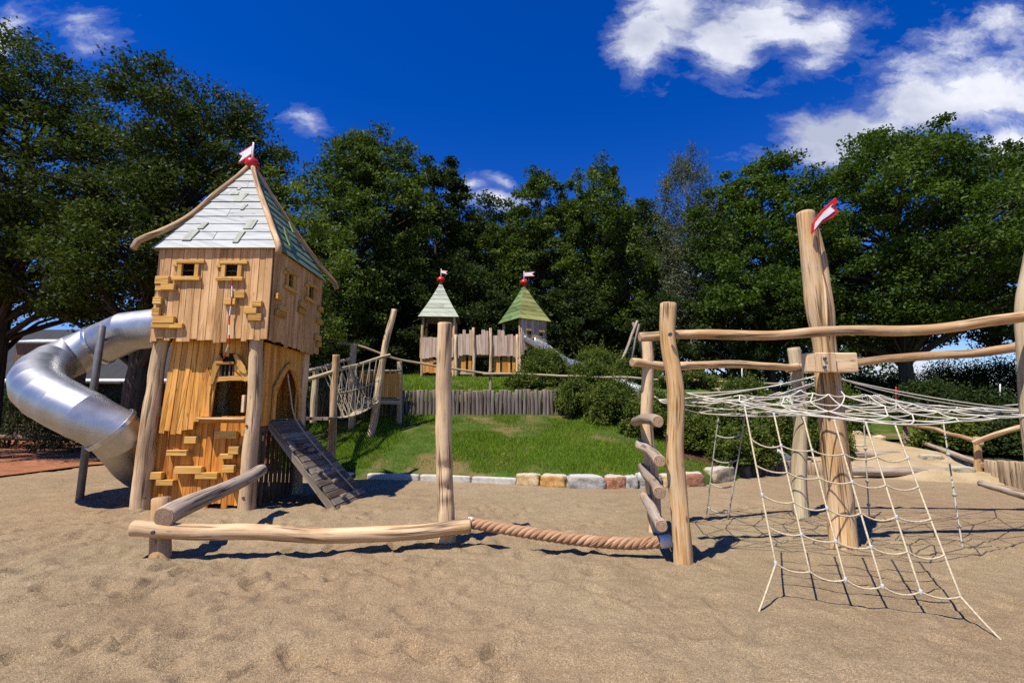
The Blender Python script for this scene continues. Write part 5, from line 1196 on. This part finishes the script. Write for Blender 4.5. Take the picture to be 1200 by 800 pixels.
for e in (0, .33, .66, 1): mb.tube([deckpt(i/12, e) for i in range(13)], 0.02 if e in (0, 1) else .011, 6, cap=False)
for i in range(1, 22): mb.tube([deckpt(i/22, 0), deckpt(i/22, .5)-Vector((0, 0, .02)), deckpt(i/22, 1)], .018, 6)
for sd, r0, r1 in ((0, at(392, 433, 12.3), at(452, 418, 14.2)), (1, at(376, 431, 13.4), at(414, 420, 15.0))):
    for i in range(0, 16, 2): 
        a = r0.lerp(r1, i/15); b = deckpt(min(1, (i+.6)/15), sd); mb.tube(cat(a, b, .01, 3), .010, 5, cap=False)
        c_ = deckpt(max(0, (i-1.2)/15), sd); mb.tube(cat(a, c_, .01, 3), .010, 5, cap=False)
    mb.tube([r0.lerp(r1, i/8).lerp(deckpt(i/8, sd), .5) for i in range(9)], .011, 5, cap=False)
mb.build('bridge_ropes', M['net'], br_)
pf = thing('bridge_platform', (-3.6, 14.8, 1.0), 'small raised platform with slatted orange sides and one long leaning post', 'platform')
logobj('leaning_post', [at(434, 512, 14.2), at(441, 470, 14.2), at(449, 420, 14.2), at(462, 363, 14.2)], .115, .085, LOGP, pf, bend=.02)
logobj('short_post', [at(468, 500, 15.2), at(468, 424, 15.2)], .09, .08, LOGF, pf)
a, b, c, d = at(437, 466, 14.2), at(469, 459, 14.9), at(455, 458, 15.8), at(420, 463, 15.2)
mb = MB(); zt = a.z
q = [Vector((v.x, v.y, zt)) for v in (a, b, c, d)]; mb.hexa([v-Vector((0, 0, .07)) for v in q]+q, .5, 0, 0); mb.build('deck', M['plank_grey'], pf)
mb = MB(); mb.bar(q[0]-Vector((0, 0, .12)), q[1]-Vector((0, 0, .12)), .08, .1); mb.bar(q[0]-Vector((.1, 0, .12)), q[3]-Vector((0, 0, .12)), .08, .1); mb.build('deck_beam', M['log_far'], pf)
def fence_side(p, r, h, n, lean=0.0):
    mb = MB()
    for i in range(n):
        x0 = p.lerp(r, (i+.5)/n); hh = h*random.uniform(.92, 1.06); mb.bar(x0+Vector((0, 0, .03)), x0+Vector((lean, 0, hh)), (r-p).length/n*.82, .03, Vector((r-p)).cross(Vector((0, 0, 1))))
    mb.build('slat_side', M['plank_orange'], pf)
    mb = MB(); mb.log([p+Vector((0, 0, h*.98)), r+Vector((0, 0, h*1.06))], .04, .035, n=8); mb.build('side_rail', LOGF, pf)
fence_side(q[0]+Vector((.12, .05, 0)), q[1], .78, 11); fence_side(q[3]+Vector((.0, 0, 0)), q[2]-Vector((.2, 0, 0)), .85, 9)

# ------------------------------------------------------------------ path, fence and boulders at right
for (x0, x1, y, Y, lb) in ((985, 1112, 552, 12.3, 'lower log step across the sandy path'), (1000, 1064, 532.5, 14.2, 'upper log step across the sandy path')):
    a = at(x0, y, Y); b = at(x1, y+.5, Y); tag(logobj('log_step', [a, b], .11, .10, LOGG, None, bend=.01), lb, 'step', 'log steps on the path')
fA, fB = at(1063, 522, 16), at(1145, 566, 12.0)
GP = 'path fence posts'
tag(logobj('fence_post', [fA-Vector((0, 0, .2)), at(1061, 496, 16)], .09, .085, LOGO, None), 'orange fence post at the upper end of the path', 'post', GP)
tag(logobj('fence_post', [fB-Vector((0, 0, .2)), at(1145, 512, 12)], .085, .075, LOGO, None), 'fence post where two rails meet above the tan stakes', 'post', GP)
tag(logobj('fence_rail', [at(1058, 497, 16), at(1105, 505, 13.7), at(1150, 519, 11.88)], .055, .05, LOG, None, bend=.02), 'upper fence rail sloping down along the path', 'rail', 'path fence rails')
tag(logobj('fence_rail', [at(1141, 519, 11.85), at(1175, 507, 11.5), at(1225, 492, 11.2)], .055, .06, LOG, None, bend=.02), 'fence rail rising to the right edge of the view', 'rail', 'path fence rails')
tag(logobj('fence_rail', [at(1062, 513, 16), at(1105, 527, 13.8), at(1152, 545, 11.9)], .07, .065, LOGG, None, bend=.02), 'thick low grey log lying along the path under the fence', 'rail', 'path fence rails')
tp2 = thing('low_palisade', (10.6, 10.7, 0), 'short wall of wide tan stakes at the right edge of the sand', 'palisade')
for i in range(9):
    f = i/8; px = 1154+f*60; p = gr(px, 561+f*15); h = .42+.14*f+random.uniform(-.03, .03)
    mb = MB(); mb.log([p-Vector((0, 0, .2)), p+Vector((0, 0, h))], .085, .08, n=10, step=.3, wob=.1); mb.build('stake', [M['palisade_tan'], M['end']], tp2)
tag(logobj('edging_log', [gr(1150, 566, .05), gr(1200, 581, .05), gr(1240, 592, .05)], .07, .07, LOGG, None), 'grey log lying on the sand in front of the tan stakes', 'log')
for (px, py, Y, s, mat, lb) in ((1128, 556, 12.1, (.85, .5, .34), 'st_tan', 'flat tan boulder left of the fence post at the path foot'), (1090, 540, 13.5, (.9, .6, .3), 'st_tan', 'flat boulder in the path bank above the lower log step'), (1030, 512, 16.2, (.55, .45, .35), 'st_ochre', 'boulder beside the top of the sandy path'), (1004, 506, 17, (.5, .4, .4), 'st_ochre', 'boulder at the left of the upper path'),
                          (1010, 520, 15.4, (.55, .35, .2), 'st_tan', 'flat stone on the left path bank'), (1080, 517, 15.8, (.5, .4, .25), 'st_tan', 'small boulder right of the upper fence post')):
    mb = MB(); c = at(px, py, Y); s = tuple(v*.66 for v in s); c.z = H(c.x, c.y)+s[2]*.2; mb.rock(c, s, seed=px*.11, amp=.25, pw=3); tag(mb.build('boulder', M[mat]), lb, 'boulder', 'boulders by the path')
st = thing('low_palisade', (7.0, 13.0, 0), 'short row of dark stakes from the stone row towards the log step', 'palisade')
for i in range(30):
    f = i/29; px = 884+(1000-884)*f; x, Y = kx(px); h = .22+.10*math.sin(f*3)+random.uniform(-.04, .05)
    mb = MB(); mb.log([(x, Y+.05, -.15), (x, Y+.05, h)], .055, .05, n=8, step=.3, wob=.1); mb.build('stake', [M['palisade'] if i < 14 else M['palisade_tan'], M['end_grey']], st)
def survey(px, y0, y1, Y, segs, label):
    t = thing('marker_pole', (at(px, y1, Y).x, Y, at(px, y1, Y).z), label, 'marker pole', 'marker poles')
    for i, s in enumerate(segs):
        f0, f1 = i/len(segs), (i+1)/len(segs); mb = MB(); mb.tube([at(px, y0+(y1-y0)*f0, Y), at(px, y0+(y1-y0)*f1, Y)], .022, 8); mb.build('band', M[s], t)
survey(869.5, 430, 462, 17.8, ['white', 'red'], 'red and white marker pole left of the slanting post')
survey(1050, 453, 482, 17, ['red', 'white'], 'marker pole with red top at the head of the path')
survey(1172, 450, 478, 17, ['white', 'white'], 'white marker pole near the right edge')

# ------------------------------------------------------------------ building and railing at far left
hs = thing('house', (-26, 33, 0), 'dark house with slate roof and white gutter behind the tube slide', 'house')
x0, x1 = -44, -17.5
zr, zv, zt = at(100, 388, 37).z, at(100, 447, 32.4).z, 0
mb = MB(); mb.hexa([Vector((x0, 32.8, -.2)), Vector((x1, 32.8, -.2)), Vector((x1, 41, -.2)), Vector((x0, 41, -.2)), Vector((x0, 32.8, zv)), Vector((x1, 32.8, zv)), Vector((x1, 41, zv)), Vector((x0, 41, zv))], .5); mb.build('wall', M['wallgrey'], hs)
for (ya, za_, yb, zb_) in ((32.4, zv+.02, 37, zr), (41.4, zv+.02, 37, zr)):
    mb = MB(); mb.prism([Vector((x0-.3, ya, za_)), Vector((x1+.3, ya, za_)), Vector((x1+.3, yb, zb_)), Vector((x0-.3, yb, zb_))], (0, 0, .12), .4, 0, (0, yb-ya, zb_-za_)); mb.build('roof', M['slate'], hs)
mb = MB(); mb.tube([(x0-.3, 32.3, zv+.02), (x1+.3, 32.3, zv+.02)], .17, 10); mb.build('gutter', M['gutter'], hs)
for xx in (-40, -36, -32, -28, -24, -20): 
    mb = MB(); mb.box((xx, 32.78, 1.6), (1.3, .06, 1.3)); w_ = mb.build('window', M['dark'], hs); mb = MB(); mb.box((xx, 32.75, .92), (1.5, .1, .08), along=0); mb.build('sill', M['gutter'], w_)
sh = thing('shed_roof', (-27, 29.5, 0), 'pale corrugated shed roof behind the bend of the tube slide', 'shed')
mb = MB(); a = at(14, 394, 29); b = at(78, 394, 29)
for i in range(22): 
    xx = a.x+(b.x-a.x)*i/22; w = (b.x-a.x)/22; mb.hexa([Vector((xx, 28.9, a.z-.35)), Vector((xx+w*.9, 28.9, a.z-.35)), Vector((xx+w*.9, 30.5, a.z)), Vector((xx, 30.5, a.z)), Vector((xx, 28.9, a.z-.31)), Vector((xx+w*.9, 28.9, a.z-.31)), Vector((xx+w*.9, 30.5, a.z+.04)), Vector((xx, 30.5, a.z+.04))], .6, 0, 1)
mb.build('roof_sheet', M['gutter'], sh)
mb = MB(); mb.box(((a.x+b.x)/2, 30.0, (a.z-.4)/2), (b.x-a.x-.2, 1.6, a.z-.4), None, .5); mb.build('wall', M['plank_dark'], sh)
rl = thing('metal_railing', (-22, 23.5, .2), 'thin metal railing in the shade at the far left', 'railing')
mb = MB(); mb.tube([at(-60, 469, 23.5), at(60, 470, 23.5)], .03, 8); mb.build('top_bar', M['iron'], rl)
for px in (-20, 22, 55): mb = MB(); mb.tube([at(px, 470, 23.5), at(px-3, 522, 23.5)], .028, 8); mb.build('post', M['iron'], rl)
tag(logobj('edging_log', [at(-30, 512, 21.5), at(60, 513, 21.3), at(150, 514, 21)], .12, .12, [M['plank_dark'], M['end_grey']], None), 'dark log edging the red mulch under the oaks', 'log')

# ------------------------------------------------------------------ world and sun
SUN_EL, SUN_AZ = R(61), math.atan2(-.68, -.73)    # direction TO the sun, azimuth from +Y towards +X
w = bpy.data.worlds.new('World'); sc.world = w; w.use_nodes = True; nt = w.node_tree; nt.nodes.clear()
out = nt.nodes.new('ShaderNodeOutputWorld'); bg = nt.nodes.new('ShaderNodeBackground'); L(nt, bg.outputs[0], out.inputs[0])
SKY_S = .05; bg.inputs[1].default_value = SKY_S
sky = N(nt, 'ShaderNodeTexSky', sky_type='NISHITA'); sky.sun_disc = False; sky.sun_elevation = SUN_EL; sky.sun_rotation = SUN_AZ; sky.altitude = 800; sky.air_density = 1.0; sky.dust_density = .15; sky.ozone_density = 4.0
hsv = N(nt, 'ShaderNodeHueSaturation'); hsv.inputs['Saturation'].default_value = 1.39; hsv.inputs['Value'].default_value = 2.4; hsv.inputs['Hue'].default_value = .524; L(nt, sky.outputs[0], hsv.inputs['Color'])
skyc = hsv.outputs[0]
tc = N(nt, 'ShaderNodeTexCoord').outputs['Generated']; sp = N(nt, 'ShaderNodeSeparateXYZ'); L(nt, tc, sp.inputs[0])
yy = math_(nt, 'MAXIMUM', sp.outputs[1], .02); u = math_(nt, 'DIVIDE', sp.outputs[0], yy); v = math_(nt, 'DIVIDE', sp.outputs[2], yy)
cv = N(nt, 'ShaderNodeCombineXYZ'); L(nt, u, cv.inputs[0]); L(nt, v, cv.inputs[1]); uv = cv.outputs[0]
wn = N(nt, 'ShaderNodeTexNoise', i_Scale=2.6, i_Detail=7, i_Roughness=.65); L(nt, uv, wn.inputs['Vector'])
wsub = N(nt, 'ShaderNodeVectorMath', operation='SUBTRACT'); L(nt, wn.outputs['Color'], wsub.inputs[0]); wsub.inputs[1].default_value = (.5, .5, .5)
wsc = N(nt, 'ShaderNodeVectorMath', operation='SCALE'); L(nt, wsub.outputs[0], wsc.inputs[0]); wsc.inputs['Scale'].default_value = .15
wadd = N(nt, 'ShaderNodeVectorMath', operation='ADD'); L(nt, uv, wadd.inputs[0]); L(nt, wsc.outputs[0], wadd.inputs[1]); uvw = wadd.outputs[0]
CL = [ # px, py, half width, half height, tilt, density
 (752, 36, 40, 62, -.15, 1.1), (795, 6, 66, 42, 0, 1.0), (850, 50, 46, 52, .2, 1.0), (905, 18, 60, 46, .1, .95), (965, 25, 55, 40, -.3, .7), (950, 72, 50, 13, -.42, .45),
 (1000, 150, 95, 36, -.3, 1.15), (1075, 125, 95, 56, -.35, 1.25), (1150, 108, 100, 46, -.15, 1.2), (1185, 168, 50, 26, 0, 1.0), (1120, 60, 90, 28, -.35, .55), (1190, 40, 60, 40, -.2, .5),
 (0, 38, 30, 40, .75, 1.15), (88, 14, 34, 22, .6, .28), (357, 150, 14, 13, .5, .28), (552, 220, 16, 8, 0, .6), (592, 214, 26, 9, .2, .5), (585, 236, 45, 12, 0, .7),
 (690, 385, 330, 55, 0, .8), (330, 375, 90, 60, 0, .75), (60, 350, 60, 14, 0, .5), (1120, 440, 160, 26, 0, .85), (925, 400, 60, 40, 0, .8), (180, 420, 90, 30, 0, .7)]
dens = None
for (px, py, hw, hh, tl, dn) in CL:
    d = ray(px, py); u0, v0 = d.x/d.y, d.z/d.y
    mp = N(nt, 'ShaderNodeMapping', vector_type='TEXTURE'); mp.inputs['Location'].default_value = (u0, v0, 0); mp.inputs['Rotation'].default_value = (0, 0, -tl); mp.inputs['Scale'].default_value = (hw/F*1.1, hh/F*1.1, 1)
    L(nt, uvw, mp.inputs[0]); ln = N(nt, 'ShaderNodeVectorMath', operation='LENGTH'); L(nt, mp.outputs[0], ln.inputs[0])
    e = math_(nt, 'MULTIPLY', math_(nt, 'SUBTRACT', 1.25, ln.outputs['Value'], clamp=False), dn); dens = e if dens is None else math_(nt, 'SMOOTH_MAX', dens, e, .25)
rm = N(nt, 'ShaderNodeMapping'); rm.inputs['Rotation'].default_value = (0, 0, -.5); rm.inputs['Scale'].default_value = (.75, 1.7, 1); L(nt, uvw, rm.inputs[0])
fb = noise(nt, rm.outputs[0], 5.0, 12, .66, .15)
dd = math_(nt, 'ADD', dens, math_(nt, 'MULTIPLY_ADD', fb, 3.3, -1.55))
mask = ramp(nt, dd, [(.0, (0, 0, 0)), (.35, (.12, .12, .12)), (.75, (.62, .62, .62)), (1.0, (.96, .96, .96))])
gate = math_(nt, 'GREATER_THAN', sp.outputs[1], .06); mask = math_(nt, 'MULTIPLY', mask, gate)
sh_ = noise(nt, mapping(nt, uvw, (1, 1.6, 1), (.05, .12, 0)), 3.2, 6, .55)
ccol = ramp(nt, sh_, [(.34, (.42/SKY_S, .45/SKY_S, .55/SKY_S)), (.66, (.82/SKY_S, .83/SKY_S, .87/SKY_S))])
L(nt, mixc(nt, math_(nt, 'MULTIPLY', mask, .93), skyc, ccol), bg.inputs[0])
sd = bpy.data.lights.new('sun', 'SUN'); so = bpy.data.objects.new('sun', sd); COL.objects.link(so); sd.energy = 5.0; sd.angle = R(.53); sd.color = (1, .955, .88)
dirv = Vector((math.sin(SUN_AZ)*math.cos(SUN_EL), math.cos(SUN_AZ)*math.cos(SUN_EL), math.sin(SUN_EL))); so.rotation_euler = dirv.to_track_quat('Z', 'Y').to_euler(); so.location = dirv*50
vs = sc.view_settings; sc.display_settings.display_device = 'sRGB'; vs.view_transform = 'Standard'; vs.look = 'None'; vs.exposure = 0.38; vs.gamma = 1; vs.use_curve_mapping = False
sc.render.engine = 'CYCLES'; c_ = sc.cycles; c_.use_denoising = False; c_.max_bounces = 5; c_.diffuse_bounces = 1; c_.glossy_bounces = 3; c_.transmission_bounces = 3; c_.transparent_max_bounces = 4; c_.caustics_reflective = False; c_.caustics_refractive = False
